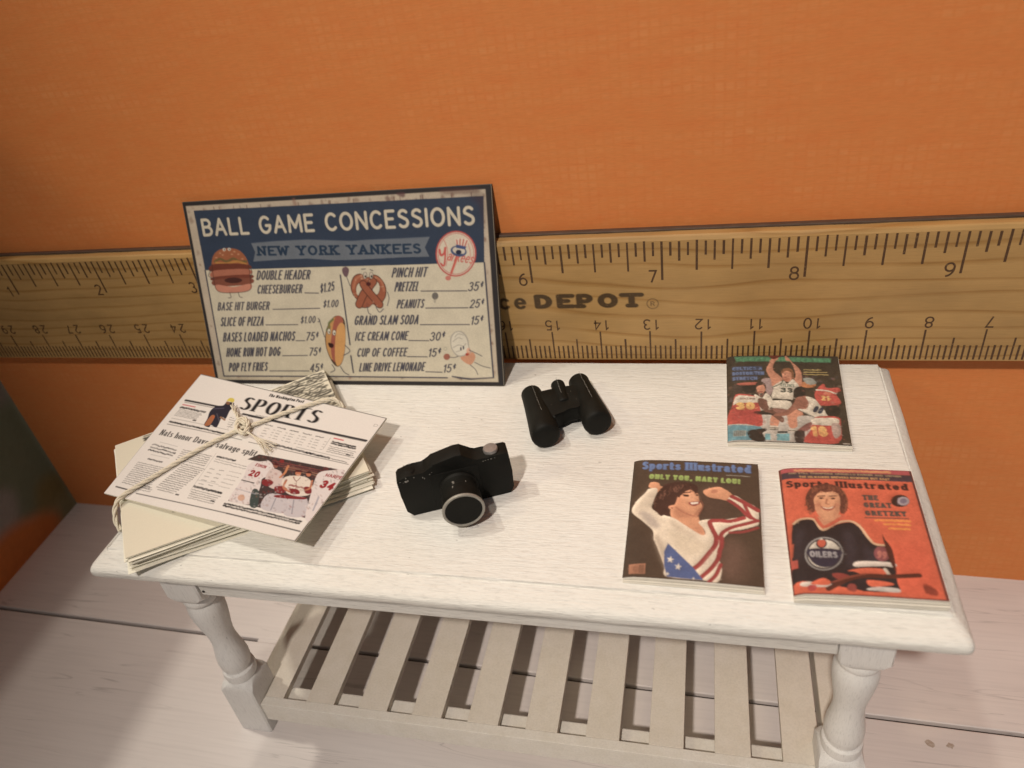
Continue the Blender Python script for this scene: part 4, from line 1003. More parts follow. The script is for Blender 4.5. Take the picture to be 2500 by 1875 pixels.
s.rows((1215, 440), (1330, 462), (1205, 452), 1, K, a=.8)
s.text('D', (2062, 505), (2090, 508), (2068, 485), (.55, .54, .53), wt=.12)
# small notices left of the player
s.line([(626, 362), (728, 384)], .028, (.75, .30, .34), .9)
s.rows((618, 374), (820, 420), (605, 392), 1, K2, .8, .95, .02, .8)
s.rows((604, 394), (800, 438), (556, 450), 6, K, .55, .85, .14)
s.line([(716, 490), (736, 494)], .03, K)
s.line([(538, 468), (1000, 570)], .010, (.4, .4, .4), .8); s.line([(1500, 690), (1868, 772)], .010, (.4, .4, .4), .8)
s.rows((528, 488), (990, 596), (522, 503), 1, K2, .9, .9, .02, .75)
s.rows((1290, 655), (1740, 760), (1284, 672), 1, K2, .9, .9, .02, .75); s.rows((1745, 765), (1850, 788), (1742, 778), 1, K, .7, .7)
s.line([(505, 514), (1100, 645)], .013, K); s.line([(1150, 660), (1858, 810)], .013, K)
# player cut-out
s.poly([(985, 345), (1040, 350), (1030, 385), (1005, 420), (975, 480), (945, 470), (905, 548), (860, 530), (845, 548), (805, 530), (830, 480), (850, 420), (900, 378), (955, 372)], (.16, .15, .20), smooth=5)
s.poly([(1005, 310), (1042, 316), (1036, 345), (990, 335), (975, 345)], (.80, .74, .36), smooth=4); s.ell(993, 352, 17, 13, (.48, .34, .26), rot=20)
s.poly([(860, 455), (890, 460), (860, 520), (835, 535), (808, 528)], (.62, .40, .28), smooth=4); s.poly([(870, 470), (884, 460), (880, 480)], (.75, .35, .18)); s.line([(935, 468), (968, 490)], .04, (.55, .42, .34)); s.line([(880, 400), (960, 395)], .02, (.35, .34, .42), .8)
s.line([(905, 440), (925, 500)], .02, (.35, .33, .38), .7)
# schedule and scores
s.rows((1010, 460), (1060, 472), (985, 548), 5, K, .4, .6, .4)
s.line([(1070, 470), (990, 560)], .010, (.5, .5, .5), .7)
s.rows((1095, 478), (1150, 490), (1090, 490), 1, K2, .9, .9, 0, .8)
for k in range(5):
    x_ = 1245+k*92; y_ = 520+k*20
    s.rows((x_+40, y_-8), (x_+100, y_+6), (x_+28, y_+8), 1, K, .6, .8, .1, .6)
    for r_ in range(4):
        xx, yy = x_+30-r_*12, y_+22+r_*20
        s.rows((xx, yy), (xx+36, yy+8), (xx-5, yy+12), 1, K, .5, .75, .3); s.rows((xx+64, yy+14), (xx+78, yy+17), (xx+60, yy+24), 1, K, .5, .75, .1)
s.line([(1750, 610), (1690, 700)], .010, (.5, .5, .5), .7)
s.line([(1776, 612), (1838, 626)], .03, (.78, .30, .34), .9)
s.rows((1768, 632), (1938, 670), (1748, 660), 2, K2, .8, .95, .15, .8); s.rows((1742, 668), (1930, 710), (1710, 722), 4, K, .5, .8, .1); s.line([(1852, 735), (1874, 740)], .03, K)
# headline
s.text('Nats honor Davey, salvage split', (440, 597), (1193, 772), (462, 548), K2, wt=.18, gap=.26, pen=(1, .42), serif=.055)
# columns
s.line([(455, 650), (600, 690)], .008, (.5, .5, .5), .8)
s.rows((405, 655), (612, 712), (360, 712), 3, K, .6, .8, .08, .62); s.line([(390, 740), (540, 775)], .008, (.5, .5, .5), .8); s.rows((372, 765), (490, 795), (366, 777), 1, K, .8, .9, .05, .8)
s.rows((292, 785), (515, 838), (172, 935), 12, K, .5, .85, .06)
s.rows((650, 708), (880, 762), (590, 790), 6, K, .5, .85, .06)
s.rows((660, 812), (830, 855), (450, 978), 14, K, .5, .85, .05)
s.rows((470, 985), (600, 1018), (464, 996), 1, K, .6, .8, .05); s.line([(612, 1030), (632, 1035)], .028, K)
s.rows((330, 950), (440, 975), (310, 990), 3, K, .5, .8, .3)
s.line([(905, 745), (720, 1010)], .008, (.55, .55, .55), .7)
s.rows((918, 762), (1055, 795), (912, 776), 1, K2, .9, .9, .02, .8); s.rows((905, 780), (1145, 838), (885, 812), 2, K, .45, .6)
for r_ in range(5):
    o_ = r_*26; s.rows((862-o_*.75, 850+o_), (900-o_*.75, 860+o_), (858-o_*.75, 862+o_), 1, K, .5, .8)
    s.rows((935-o_*.75, 862+o_), (970-o_*.75, 870+o_), (930-o_*.75, 875+o_), 1, K, .5, .8)
    s.rows((1010-o_*.75, 870+o_), (1105-o_*.75, 892+o_), (1005-o_*.75, 884+o_), 1, K, .4, .6)
s.line([(770, 935), (930, 972)], .008, (.5, .5, .5), .7)
s.rows((752, 972), (962, 1025), (742, 988), 1, K2, .9, .9, .02, .8); s.rows((738, 995), (955, 1050), (700, 1062), 5, K, .5, .8, .1); s.line([(880, 1082), (902, 1087)], .028, K)
# photograph of the team
s.poly([(1228, 752), (1832, 858), (1590, 1212), (1005, 1085)], (.25, .20, .20))
s.rows((1330, 790), (1800, 880), (1300, 830), 3, (.50, .26, .25), .9, .7); s.rows((1420, 830), (1700, 890), (1400, 860), 2, (.62, .48, .40), .9, .5)
WH = (.83, .80, .80); RD = (.56, .16, .18); SKN = (.72, .46, .36); PT = (.74, .72, .74)
def q4(pts, c_, sm=4, a=1.0): s.poly(pts, c_, a, smooth=sm)
q4([(1228, 790), (1300, 800), (1335, 850), (1330, 900), (1250, 930), (1235, 990), (1190, 1100), (1150, 1112), (1012, 1082), (1080, 970), (1120, 900), (1150, 830)], WH)       # left player
q4([(1180, 1010), (1225, 1020), (1215, 1130), (1160, 1118)], (.24, .28, .27), 3)
q4([(1310, 860), (1370, 870), (1400, 920), (1370, 1000), (1300, 990), (1270, 930)], (.78, .72, .71))
q4([(1290, 1040), (1420, 1060), (1400, 1160), (1350, 1170), (1240, 1135)], PT); q4([(1440, 1060), (1560, 1070), (1540, 1190), (1400, 1180)], PT)
q4([(1400, 925), (1470, 905), (1560, 915), (1600, 960), (1590, 1030), (1530, 1050), (1440, 1040), (1390, 990)], (.84, .80, .76))       # middle player
q4([(1650, 880), (1740, 858), (1830, 860), (1740, 1010), (1590, 1212), (1545, 1200), (1575, 1080), (1610, 960)], WH)
for pts in ([(1250, 940), (1300, 935), (1330, 960), (1290, 985), (1250, 970)], [(1340, 985), (1400, 985), (1430, 1010), (1380, 1035), (1340, 1020)], [(1440, 1000), (1500, 1005), (1510, 1035), (1450, 1035)], [(1545, 985), (1590, 990), (1590, 1030), (1550, 1030)], [(1355, 1045), (1540, 1058), (1535, 1075), (1350, 1064)]): q4(pts, (.48, .17, .18), 3)
s.line([(1420, 940), (1400, 990), (1440, 1020)], .045, (.70, .46, .36), 1, 4); s.line([(1600, 940), (1585, 990), (1550, 1010)], .04, (.70, .46, .36), 1, 4)
s.line([(1470, 915), (1490, 945), (1520, 918)], .014, (.45, .2, .2), .9, 3); s.line([(1492, 945), (1480, 1040)], .010, (.45, .2, .2), .8); s.rows((1445, 962), (1560, 985), (1440, 985), 1, (.5, .2, .2), .9, .8)
s.ell(1505, 888, 20, 19, SKN); q4([(1480, 876), (1495, 862), (1528, 864), (1534, 878)], (.30, .13, .14), 3); s.line([(1497, 898), (1518, 901)], .010, (.85, .8, .75))
s.ell(1578, 893, 17, 16, SKN); q4([(1560, 884), (1575, 870), (1598, 876), (1597, 886)], (.25, .12, .12), 3); s.ell(1345, 835, 18, 17, (.55, .36, .30)); q4([(1322, 826), (1340, 810), (1366, 822), (1366, 834)], (.30, .12, .13), 3)
s.ell(1262, 778, 24, 17, (.30, .2, .19)); s.ell(1392, 800, 17, 14, (.48, .18, .18)); s.line([(1432, 842), (1412, 885), (1378, 918)], .045, (.75, .50, .36), 1, 4); s.ell(1436, 836, 9, 9, (.76, .52, .4)); s.ell(1700, 848, 20, 14, (.35, .2, .2))
s.line([(1470, 1080), (1455, 1175)], .02, (.5, .5, .54), .8); s.line([(1345, 1070), (1310, 1150)], .02, (.5, .5, .54), .8); s.line([(1640, 1050), (1600, 1150)], .02, (.6, .6, .65), .7)
s.poly([(1140, 790), (1228, 752), (1290, 800), (1230, 806), (1190, 800)], (.26, .22, .21))
for k in range(330):
    u_ = random.random(); v_ = random.random(); x_ = 1228-223*v_+604*u_*(1-.03*v_); y_ = 752+333*v_+106*u_+20*u_*v_
    s.ell(x_, y_, random.uniform(3, 13), random.uniform(3, 9), random.choice([(.20, .14, .14), (.52, .20, .20), (.80, .77, .77), (.80, .77, .77), (.55, .38, .32), (.45, .43, .47), (.66, .62, .64)] if v_ > .25 else [(.20, .14, .14), (.32, .24, .24), (.48, .24, .24), (.50, .38, .34)]), rot=random.uniform(0, 90), a=.3)
s.text('ESMON', (1195, 838), (1270, 858), (1204, 815), RD, wt=.2); s.text('20', (1142, 908), (1212, 925), (1165, 862), RD, wt=.26)
s.text('HARPE', (1690, 905), (1800, 925), (1700, 880), RD, wt=.2); s.text('34', (1640, 985), (1728, 1010), (1672, 925), RD, wt=.26)
s.ell(1100, 1065, 26, 22, (.75, .55, .42), a=.7); s.line([(1100, 940), (1190, 962)], .02, (.1, .1, .1)); s.line([(1060, 1000), (1200, 1040)], .02, (.6, .6, .64), .6); s.line([(1640, 1060), (1600, 1150)], .03, (.6, .6, .65), .7)
s.rows((986, 1095), (1530, 1222), (968, 1125), 2, K2, .8, .95, .05, .75)
# rules along the foot
s.line([(132, 956), (240, 985)], .026, K); s.line([(300, 1010), (700, 1100), (1000, 1170)], .018, K); s.line([(1000, 1170), (1510, 1294)], .024, K)
s.speckle(.02); s.blur(1)
QTL, QTR, QBR, QBL = (7.98, -1.84, .60), (12.74, -3.04, .49), (12.29, -6.16, .49), (7.88, -5.24, .37)
def newspos(U, V, dz=0.0):
    u = U/NW; v = V/NH
    out = []
    for i in range(3):
        c_ = (QTL[i]*(1-u)*(1-v)+QTR[i]*u*(1-v)+QBL[i]*(1-u)*v+QBR[i]*u*v)
        if i == 0: c_ = c_-B0.x
        if i == 1: c_ = c_-B0.y
        if i == 2: c_ = c_ + .03*np.sin(u*PI)*np.sin(v*PI) + .012*np.sin(u*5+1)*np.sin(v*4) + dz + .02
        out.append(c_)
    return tuple(out)
fp = s.build('front_page', M['print_news'], bundle, newspos)
# paper body under the print
nx_, ny_ = 40, 30
bm = bmesh.new(); g0 = []; g1 = []
for j in range(ny_+1):
    r0, r1 = [], []
    for i in range(nx_+1):
        p = newspos(np.float64(NW*i/nx_), np.float64(NH*j/ny_))
        r0.append(bm.verts.new((p[0], p[1], p[2]-.006))); r1.append(bm.verts.new((p[0], p[1], p[2]-.028)))
    g0.append(r0); g1.append(r1)
for j in range(ny_):
    for i in range(nx_):
        bm.faces.new((g0[j][i], g0[j+1][i], g0[j+1][i+1], g0[j][i+1])); bm.faces.new((g1[j][i], g1[j][i+1], g1[j+1][i+1], g1[j+1][i]))
for j in range(ny_): bm.faces.new((g0[j][0], g1[j][0], g1[j+1][0], g0[j+1][0])); bm.faces.new((g0[j][nx_], g0[j+1][nx_], g1[j+1][nx_], g1[j][nx_]))
for i in range(nx_): bm.faces.new((g0[0][i], g0[0][i+1], g1[0][i+1], g1[0][i])); bm.faces.new((g0[ny_][i], g1[ny_][i], g1[ny_][i+1], g0[ny_][i+1]))
obj('page_backing', bm, M['cream'], bundle, 30)
# twine: three twisted strands laid across the page, a knot, frayed tails
def npt(x, y, lift):
    q = s.m([(x, y)])[0]; p = newspos(np.float64(q[0]), np.float64(q[1])); return Vector((p[0], p[1], p[2]+lift))
def twisted(name, pts, r, turns=1.9, strands=3, fray=0.0):
    P = [Vector(p) for p in catmull(pts, 10)]
    bm = bmesh.new(); L = [0]
    for a_, b_ in zip(P, P[1:]): L.append(L[-1]+(b_-a_).length)
    for k in range(strands):
        path = []
        for i, p in enumerate(P):
            t_ = (P[min(i+1, len(P)-1)]-P[max(i-1, 0)]).normalized(); n1 = Vector((0, 0, 1)).cross(t_)
            n1 = n1.normalized() if n1.length > 1e-3 else Vector((1, 0, 0)); n2 = t_.cross(n1)
            f_ = L[i]/L[-1]; sp = r*.62*(1+fray*max(0, f_-.45)*6)
            a_ = L[i]*turns*2*PI*(1-.5*fray)+2*PI*k/strands
            path.append(p+n1*math.cos(a_)*sp+n2*math.sin(a_)*sp)
        tube(bm, path, r*.62, 7, (lambda tt: r*.62*(1-.45*tt)) if fray else None)
    return obj(name, bm, M['twine'], bundle, 180)
R0 = .038
Kn = npt(1112, 570, .07)
twisted('twine', [npt(150, 1180, -.28), npt(128, 1140, -.15), npt(150, 1085, 0.0), npt(215, 1030, .05), npt(420, 925, .055), npt(700, 775, .055), npt(900, 672, .06), npt(1060, 600, .07), Kn], R0)
twisted('twine', [Kn, npt(1180, 550, .06), npt(1400, 455, .055), npt(1600, 375, .055), npt(1740, 322, .05), npt(1805, 305, .03), npt(1850, 315, -.08), npt(1870, 345, -.26)], R0)
twisted('knot', [npt(1065, 590, .05), npt(1085, 535, .11), npt(1140, 520, .14), npt(1165, 565, .12), npt(1130, 620, .10), npt(1080, 600, .13), npt(1100, 550, .16), npt(1150, 560, .13)], R0*1.02)
twisted('loose_end', [npt(1105, 550, .10), npt(1085, 500, .12), npt(1062, 450, .10), npt(1040, 392, .09)], R0*.85, 1.5, 3, .25)
for dx_, dy_ in ((0, 0), (18, -18), (-30, 26), (-8, 8), (30, -34)):
    twisted('loose_end', [npt(1125, 600, .09), npt(1190, 640, .12), npt(1255+dx_*.4, 690+dy_*.4, .11), npt(1330+dx_*1.3, 735+dy_*1.3, .06)], R0*.46, 1.2, 2, .5)
# second turn of twine showing under the stack edge at the back right
# ================================================================== magazines
MW, MH = 2.0, 2.62
def magazine(name, label, sheet, corners, thick, lift=0.0, curl=0.0, bottom_gap=0.0):
    TL, TR, BR, BL = [Vector((*c_, 0)) for c_ in corners]
    cx_ = (TL+TR+BR+BL)/4
    root = tag(empty(name, (cx_.x, cx_.y, H)), label, 'magazine', 'sports magazines on the table')
    sw, sh = sheet.w, sheet.h
    def pos(u, v, z):
        P = [TL[i]*(1-u)*(1-v)+TR[i]*u*(1-v)+BL[i]*(1-u)*v+BR[i]*u*v-cx_[i] for i in range(2)]
        bulge = .018*np.sin(PI*np.clip(u, 0, 1))*(1)
        zz = z*(1-.5*np.exp(-np.maximum(u, 0)*26)) + (lift*(1-v)**2 + curl*(v**2))*(z/thick) + bulge*(z/thick)
        return (P[0], P[1], zz)
    sheet.build('cover', M['print_cover'], root, lambda U, V: pos(U/sw, V/sh, thick))
    # leaves below the cover, each a thin slab with a rounded fold at the spine
    n = 4
    for k in range(n):
        bm = bmesh.new(); z0 = .004+(thick-.012)*k/n; z1 = .004+(thick-.012)*(k+1)/n-.006
        du = .012*k/n*0+random.uniform(-.004, .010); dv = random.uniform(-.002, .006)+.022*(n-1-k)/n
        nu, nv = 12, 8; gt, gb = [], []
        for j in range(nv+1):
            ra, rb = [], []
            for i in range(nu+1):
                u, v = i/nu*(1.0+du), -0.0+(j/nv)*(1.0+dv)
                u = max(u, .004)
                pa = pos(np.float64(u), np.float64(v), z1); pb = pos(np.float64(u), np.float64(v), z0)
                ra.append(bm.verts.new(pa)); rb.append(bm.verts.new(pb))
            gt.append(ra); gb.append(rb)
        for j in range(nv):
            for i in range(nu):
                bm.faces.new((gt[j][i], gt[j+1][i], gt[j+1][i+1], gt[j][i+1])); bm.faces.new((gb[j][i], gb[j][i+1], gb[j+1][i+1], gb[j+1][i]))
            bm.faces.new((gt[j][0], gb[j][0], gb[j+1][0], gt[j+1][0])); bm.faces.new((gt[j][nu], gt[j+1][nu], gb[j+1][nu], gb[j][nu]))
        for i in range(nu):
            bm.faces.new((gt[0][i], gt[0][i+1], gb[0][i+1], gb[0][i])); bm.faces.new((gt[nv][i], gb[nv][i], gb[nv][i+1], gt[nv][i+1]))
        obj('pages', bm, M['page'], root)
    return root
MR = 105
# --- basketball
s = Sheet(MW, MH, MR, (.22, .19, .16)).fit((155, 105), (1858, 118), (2065, 1475), (170, 1400))
SK = (.76, .52, .42); SK2 = (.42, .28, .24); W2 = (.80, .77, .71); RE = (.70, .28, .25); YE = (.87, .70, .42); BK = (.13, .12, .12)
for k in range(130):      # the crowd
    x_, y_ = random.uniform(170, 1980), random.uniform(430, 900)
    s.ell(x_, y_, random.uniform(14, 34), random.uniform(10, 26), random.choice([(.30, .22, .19), (.38, .28, .25), (.25, .24, .26), (.44, .33, .29), (.20, .17, .16), (.36, .30, .34)]), a=.5)
s.poly([(180, 1010), (1000, 1020), (1500, 1040), (1480, 1440), (175, 1400)], (.70, .68, .65))
s.poly([(170, 1150), (660, 1190), (720, 1240), (650, 1400), (175, 1385)], (.36, .56, .62)); s.poly([(740, 1300), (820, 1305), (820, 1400), (735, 1392)], (.40, .62, .66)); s.poly([(920, 1305), (1110, 1305), (1110, 1415), (915, 1405)], (.40, .62, .66)); s.poly([(930, 1268), (1080, 1268), (1085, 1298), (925, 1295)], (.16, .2, .2))
s.poly([(480, 1260), (740, 1225), (760, 1260), (700, 1300), (750, 1410), (540, 1395)], BK, smooth=4)
s.poly([(270, 118), (1755, 150), (1752, 220), (300, 196)], (.28, .48, .36)); s.text('Sports Illustrated', (300, 190), (1745, 214), (298, 128), (.32, .58, .43), wt=.26, gap=.18, pen=(1, .7))
for y_, t_, x1_ in ((330, 'CELTICS A', 700), (405, 'BOSTON TEN', 730), (482, 'STRETCH', 625)):
    s.poly([(240, y_-60), (x1_, y_-58), (x1_, y_+6), (240, y_+2)], (.20, .26, .38), .75); s.text(t_, (244, y_), (x1_, y_+4), (244, y_-50), (.36, .45, .62), wt=.24, gap=.15)
for y_, x0_, x1_ in ((335, 1340, 1600), (372, 1340, 1690), (408, 1335, 1710)): s.rows((x0_, y_-14), (x1_, y_-12), (x0_, y_+8), 1, (.72, .64, .40), .8, .85, .02, .6)
# background players
s.ell(320, 600, 75, 60, (.24, .20, .19)); s.ell(500, 610, 108, 75, BK)
s.poly([(690, 480), (830, 470), (860, 640), (800, 720), (720, 600)], (.60, .52, .52), smooth=4); s.poly([(330, 530), (620, 520), (600, 560), (360, 560)], (.68, .36, .30), smooth=4)
s.ell(680, 610, 72, 82, SK); s.poly([(600, 600), (610, 530), (690, 515), (750, 560), (755, 640), (720, 570), (640, 575)], (.24, .18, .16), smooth=4); s.line([(650, 665), (700, 668)], .02, (.5, .2, .2))
s.poly([(575, 720), (640, 730), (700, 760), (760, 690), (850, 780), (840, 900), (700, 950), (600, 940)], W2, smooth=4); s.line([(640, 690), (680, 740), (720, 690)], .02, (.6, .35, .3), .8, 5)
s.ell(1400, 560, 120, 50, (.75, .48, .30)); s.poly([(1320, 470), (1450, 460), (1530, 540), (1400, 560)], (.55, .57, .55), smooth=4)
s.poly([(1500, 700), (1560, 600), (1640, 545), (1690, 610), (1860, 600), (1900, 650), (1830, 700), (1900, 850), (1560, 880), (1520, 800)], RE, smooth=4)
s.line([(1530, 640), (1680, 650), (1820, 690)], .04, W2, .9, 4); s.text('21', (1605, 800), (1730, 805), (1610, 725), YE, wt=.25); s.ell(1700, 690, 60, 28, (.75, .45, .35), a=.8)
# central player
s.poly([(830, 170), (900, 150), (945, 155), (880, 230), (870, 340), (1010, 470), (1000, 540), (860, 590), (830, 480), (760, 340), (800, 240)], SK, smooth=5)
s.poly([(1050, 115), (1100, 150), (1160, 220), (1260, 310), (1300, 400), (1300, 560), (1240, 600), (1190, 500), (1210, 400), (1140, 220), (1060, 190)], SK, smooth=5)
s.poly([(805, 110), (975, 105), (960, 135), (880, 168), (815, 140)], (.40, .15, .10), smooth=5)
s.ell(1085, 420, 82, 100, SK); s.poly([(985, 370), (1020, 320), (1100, 305), (1170, 350), (1180, 460), (1150, 480), (1140, 380), (1060, 350), (1000, 385)], (.50, .33, .22), smooth=4)
s.poly([(1010, 470), (1060, 520), (1130, 500), (1110, 460)], (.66, .42, .33)); s.ell(1050, 400, 9, 8, (.2, .13, .1)); s.line([(1025, 445), (1062, 450)], .02, (.5, .2, .18))
s.poly([(1010, 500), (1080, 550), (1160, 480), (1210, 520), (1260, 590), (1180, 640), (1170, 760), (1130, 800), (855, 780), (870, 620), (855, 590)], W2, smooth=3)
s.line([(1010, 490), (990, 540), (860, 600)], .022, (.2, .3, .24), 1, 4); s.text('CELTICS', (975, 590), (1190, 605), (980, 545), (.35, .42, .38), wt=.18); s.text('33', (975, 680), (1165, 690), (978, 605), (.16, .22, .20), wt=.24)
s.poly([(855, 770), (1140, 790), (1130, 820), (850, 800)], BK); s.poly([(845, 805), (1130, 820), (1100, 940), (870, 920), (830, 880)], W2, smooth=3); s.poly([(850, 920), (1080, 945), (1060, 1000), (920, 1000)], (.55, .38, .34), smooth=3)
s.poly([(840, 1030), (960, 1050), (930, 1200), (820, 1195)], SK, smooth=3); s.poly([(815, 1180), (940, 1190), (935, 1245), (808, 1235)], W2); s.line([(806, 1215), (938, 1222)], .02, BK); s.line([(808, 1238), (936, 1246)], .02, BK)
s.poly([(1090, 1000), (1200, 940), (1300, 960), (1310, 1030), (1230, 1050), (1230, 1200), (1120, 1220), (1085, 1100)], SK, smooth=4); s.poly([(1100, 1230), (1220, 1240), (1230, 1280), (1110, 1270)], W2); s.line([(1100, 1255), (1225, 1268)], .02, BK)
# player left, back view
s.poly([(175, 1000), (240, 870), (290, 710), (430, 700), (640, 760), (660, 900), (700, 1180), (440, 1150), (175, 1130)], RE, smooth=3); s.poly([(255, 860), (300, 730), (430, 720), (640, 760), (650, 830), (330, 830)], W2, smooth=3)
s.text('ROLLINS', (355, 780), (590, 785), (358, 755), (.45, .2, .18), wt=.22); s.text('30', (300, 935), (590, 940), (305, 820), YE, wt=.30)
s.poly([(640, 770), (760, 790), (800, 900), (960, 1020), (1030, 1080), (1000, 1140), (860, 1040), (720, 960), (640, 860)], SK2, smooth=4); s.poly([(590, 960), (830, 990), (900, 1020), (620, 1010)], BK, smooth=3)
# player right centre
s.ell(1270, 680, 98, 88, BK); s.poly([(1290, 740), (1380, 740), (1430, 810), (1390, 900), (1330, 960), (1240, 930), (1080, 1030), (880, 1040), (900, 1000), (1050, 970), (1180, 840), (1210, 770)], (.55, .36, .30), smooth=4)
s.poly([(1360, 745), (1500, 780), (1600, 900), (1700, 1010), (1640, 1060), (1500, 1060), (1240, 940), (1370, 930), (1410, 840)], W2, smooth=3); s.text('00', (1455, 975), (1600, 1010), (1465, 870), (.15, .20, .28), wt=.24)
s.line([(1240, 945), (1500, 1060)], .02, (.25, .3, .3), .8)
# player right front
s.ell(1780, 960, 120, 88, BK); s.poly([(1330, 1430), (1430, 1260), (1480, 1080), (1600, 1040), (1860, 1050), (1900, 1180), (1860, 1440)], RE, smooth=3)
s.poly([(1440, 1130), (1500, 1070), (1840, 1070), (1860, 1160), (1740, 1180), (1450, 1165)], W2, smooth=3); s.poly([(1760, 1150), (1880, 1160), (1900, 1300), (1820, 1370), (1770, 1300)], (.66, .58, .55), smooth=3)
s.text('18', (1450, 1345), (1705, 1350), (1460, 1190), YE, wt=.28); s.poly([(1220, 1270), (1330, 1180), (1450, 1130), (1430, 1230), (1300, 1290), (1230, 1330)], (.50, .32, .30), smooth=4)
s.poly([(1190, 1280), (1340, 1270), (1320, 1440), (1210, 1440)], (.2, .17, .17), smooth=3); s.poly([(255, 1240), (450, 1250), (450, 1335), (255, 1330)], (.66, .70, .68))
for k in range(14): s.line([(268+k*12.5, 1250), (268+k*12.5, 1325)], .010, (.15, .2, .22), .8)
s.rows((1935, 1436), (2035, 1440), (1935, 1460), 1, (.75, .72, .68), .9, .9)
for k in range(90):
    x_, y_ = random.uniform(180, 1950), random.uniform(560, 1380); c_ = random.choice([(.14, .12, .12), (.30, .2, .18), (.72, .62, .55), (.5, .3, .26)])
    s.ell(x_, y_, random.uniform(8, 30), random.uniform(6, 18), c_, rot=random.uniform(-40, 40), a=.28, soft=.01)
s.poly([(200, 1050), (420, 900), (620, 980), (640, 1150), (400, 1100)], (.60, .20, .20), .5, smooth=4, soft=.05); s.poly([(1380, 1400), (1500, 1220), (1800, 1400)], (.60, .20, .18), .4, smooth=4, soft=.05)
s.detail(1500, .026, .30, .018, .55); s.relief(1.0, 3, 2)
s.line([(150, 1404), (2066, 1474)], .02, (.1, .1, .12))
s.fade(.12, (.022, .018, .014)); s.mottle(.16, 60); s.mottle(.12, 24); s.speckle(.07); s.blur(1)
m1 = magazine('magazine', 'basketball magazine with a shooter in white lying against the ruler', s,
              ((19.00, -.40), (21.06, -.41), (20.97, -2.97), (18.98, -2.94)), .10, .03)
# --- gymnast
s = Sheet(MW, MH, MR, (.27, .22, .18)).fit((215, 75), (1640, 133), (1720, 1555), (72, 1425))
s.ell(1340, 1250, 150, 260, (.48, .36, .32), a=.6, soft=.14); s.ell(1100, 640, 260, 200, (.32, .24, .21), a=.6, soft=.12); s.ell(250, 1150, 160, 300, (.22, .19, .17), a=.5, soft=.12)
BLU = (.36, .48, .68)
s.text('Sports Illustrated', (305, 195), (1562, 248), (305, 92), (.20, .28, .44), wt=.36, gap=.24, pen=(1, .75), serif=.05)
s.text('Sports Illustrated', (305, 190), (1560, 243), (305, 96), BLU, wt=.24, gap=.24, pen=(1, .75), serif=.04)
s.text('ONLY YOU, MARY LOU!', (385, 305), (1440, 372), (385, 243), (.58, .68, .38), wt=.30, gap=.30, pen=(1, .8))
s.rows((1280, 258), (1565, 272), (1280, 272), 1, (.7, .7, .65), .8, .7)
LW_ = (.89, .84, .76); RS = (.60, .22, .23); S1 = (.84, .60, .46)
# neck and face
s.poly([(640, 640), (700, 560), (940, 640), (960, 760), (985, 830), (1035, 950), (1010, 975), (900, 920), (660, 780)], S1, smooth=4)
s.poly([(690, 520), (740, 470), (870, 420), (945, 470), (965, 560), (1000, 620), (990, 680), (930, 720), (850, 720), (720, 650)], S1, smooth=4)
s.poly([(960, 660), (1000, 640), (985, 690), (940, 760), (900, 730)], (.70, .46, .36), .6, smooth=4)
s.poly([(430, 650), (450, 560), (500, 460), (560, 380), (680, 352), (820, 362), (920, 395), (945, 450), (935, 480), (900, 430), (820, 400), (790, 450), (740, 480), (710, 540), (690, 590), (610, 630), (620, 700), (600, 740), (540, 720), (470, 680)], (.28, .17, .16), smooth=5)
s.line([(520, 460), (640, 400), (780, 385)], .05, (.42, .27, .24), .7, 5); s.line([(480, 560), (560, 520), (660, 520)], .04, (.38, .25, .22), .6, 5)
s.ell(640, 640, 30, 22, (.80, .55, .42)); s.poly([(770, 485), (840, 495), (835, 518), (775, 508)], (.30, .18, .15), .85); s.ell(935, 500, 14, 12, (.32, .2, .16), a=.8); s.line([(770, 470), (850, 465)], .02, (.35, .2, .16), .8)
s.poly([(850, 590), (960, 575), (962, 598), (910, 618), (862, 608)], (.72, .35, .32), smooth=3); s.poly([(866, 592), (950, 582), (945, 598), (880, 604)], (.90, .86, .80)); s.line([(920, 535), (955, 560)], .02, (.66, .42, .33), .7)
# left arm
s.poly([(385, 400), (400, 350), (450, 342), (500, 355), (520, 390), (585, 410), (585, 450), (540, 470), (480, 470), (440, 420)], S1, smooth=4)
s.poly([(385, 420), (480, 420), (470, 500), (440, 560), (420, 650), (540, 720), (680, 770), (820, 860), (990, 960), (1040, 940), (1010, 880), (960, 810), (1080, 780), (1240, 800), (1310, 830), (1260, 960), (1200, 1010), (1225, 1090), (1195, 1230), (1230, 1350), (1180, 1500), (1000, 1480), (590, 1440), (560, 1320), (480, 1100), (440, 1010), (430, 910), (340, 820), (190, 680), (230, 570), (340, 470)], LW_, smooth=4)
s.poly([(260, 680), (360, 690), (440, 750), (510, 850), (480, 890), (380, 840), (300, 740)], (.66, .62, .60), .7, smooth=5, soft=.03); s.poly([(620, 900), (900, 1000), (1050, 1100), (820, 1200), (640, 1000)], (.80, .75, .66), .6, smooth=5, soft=.04)
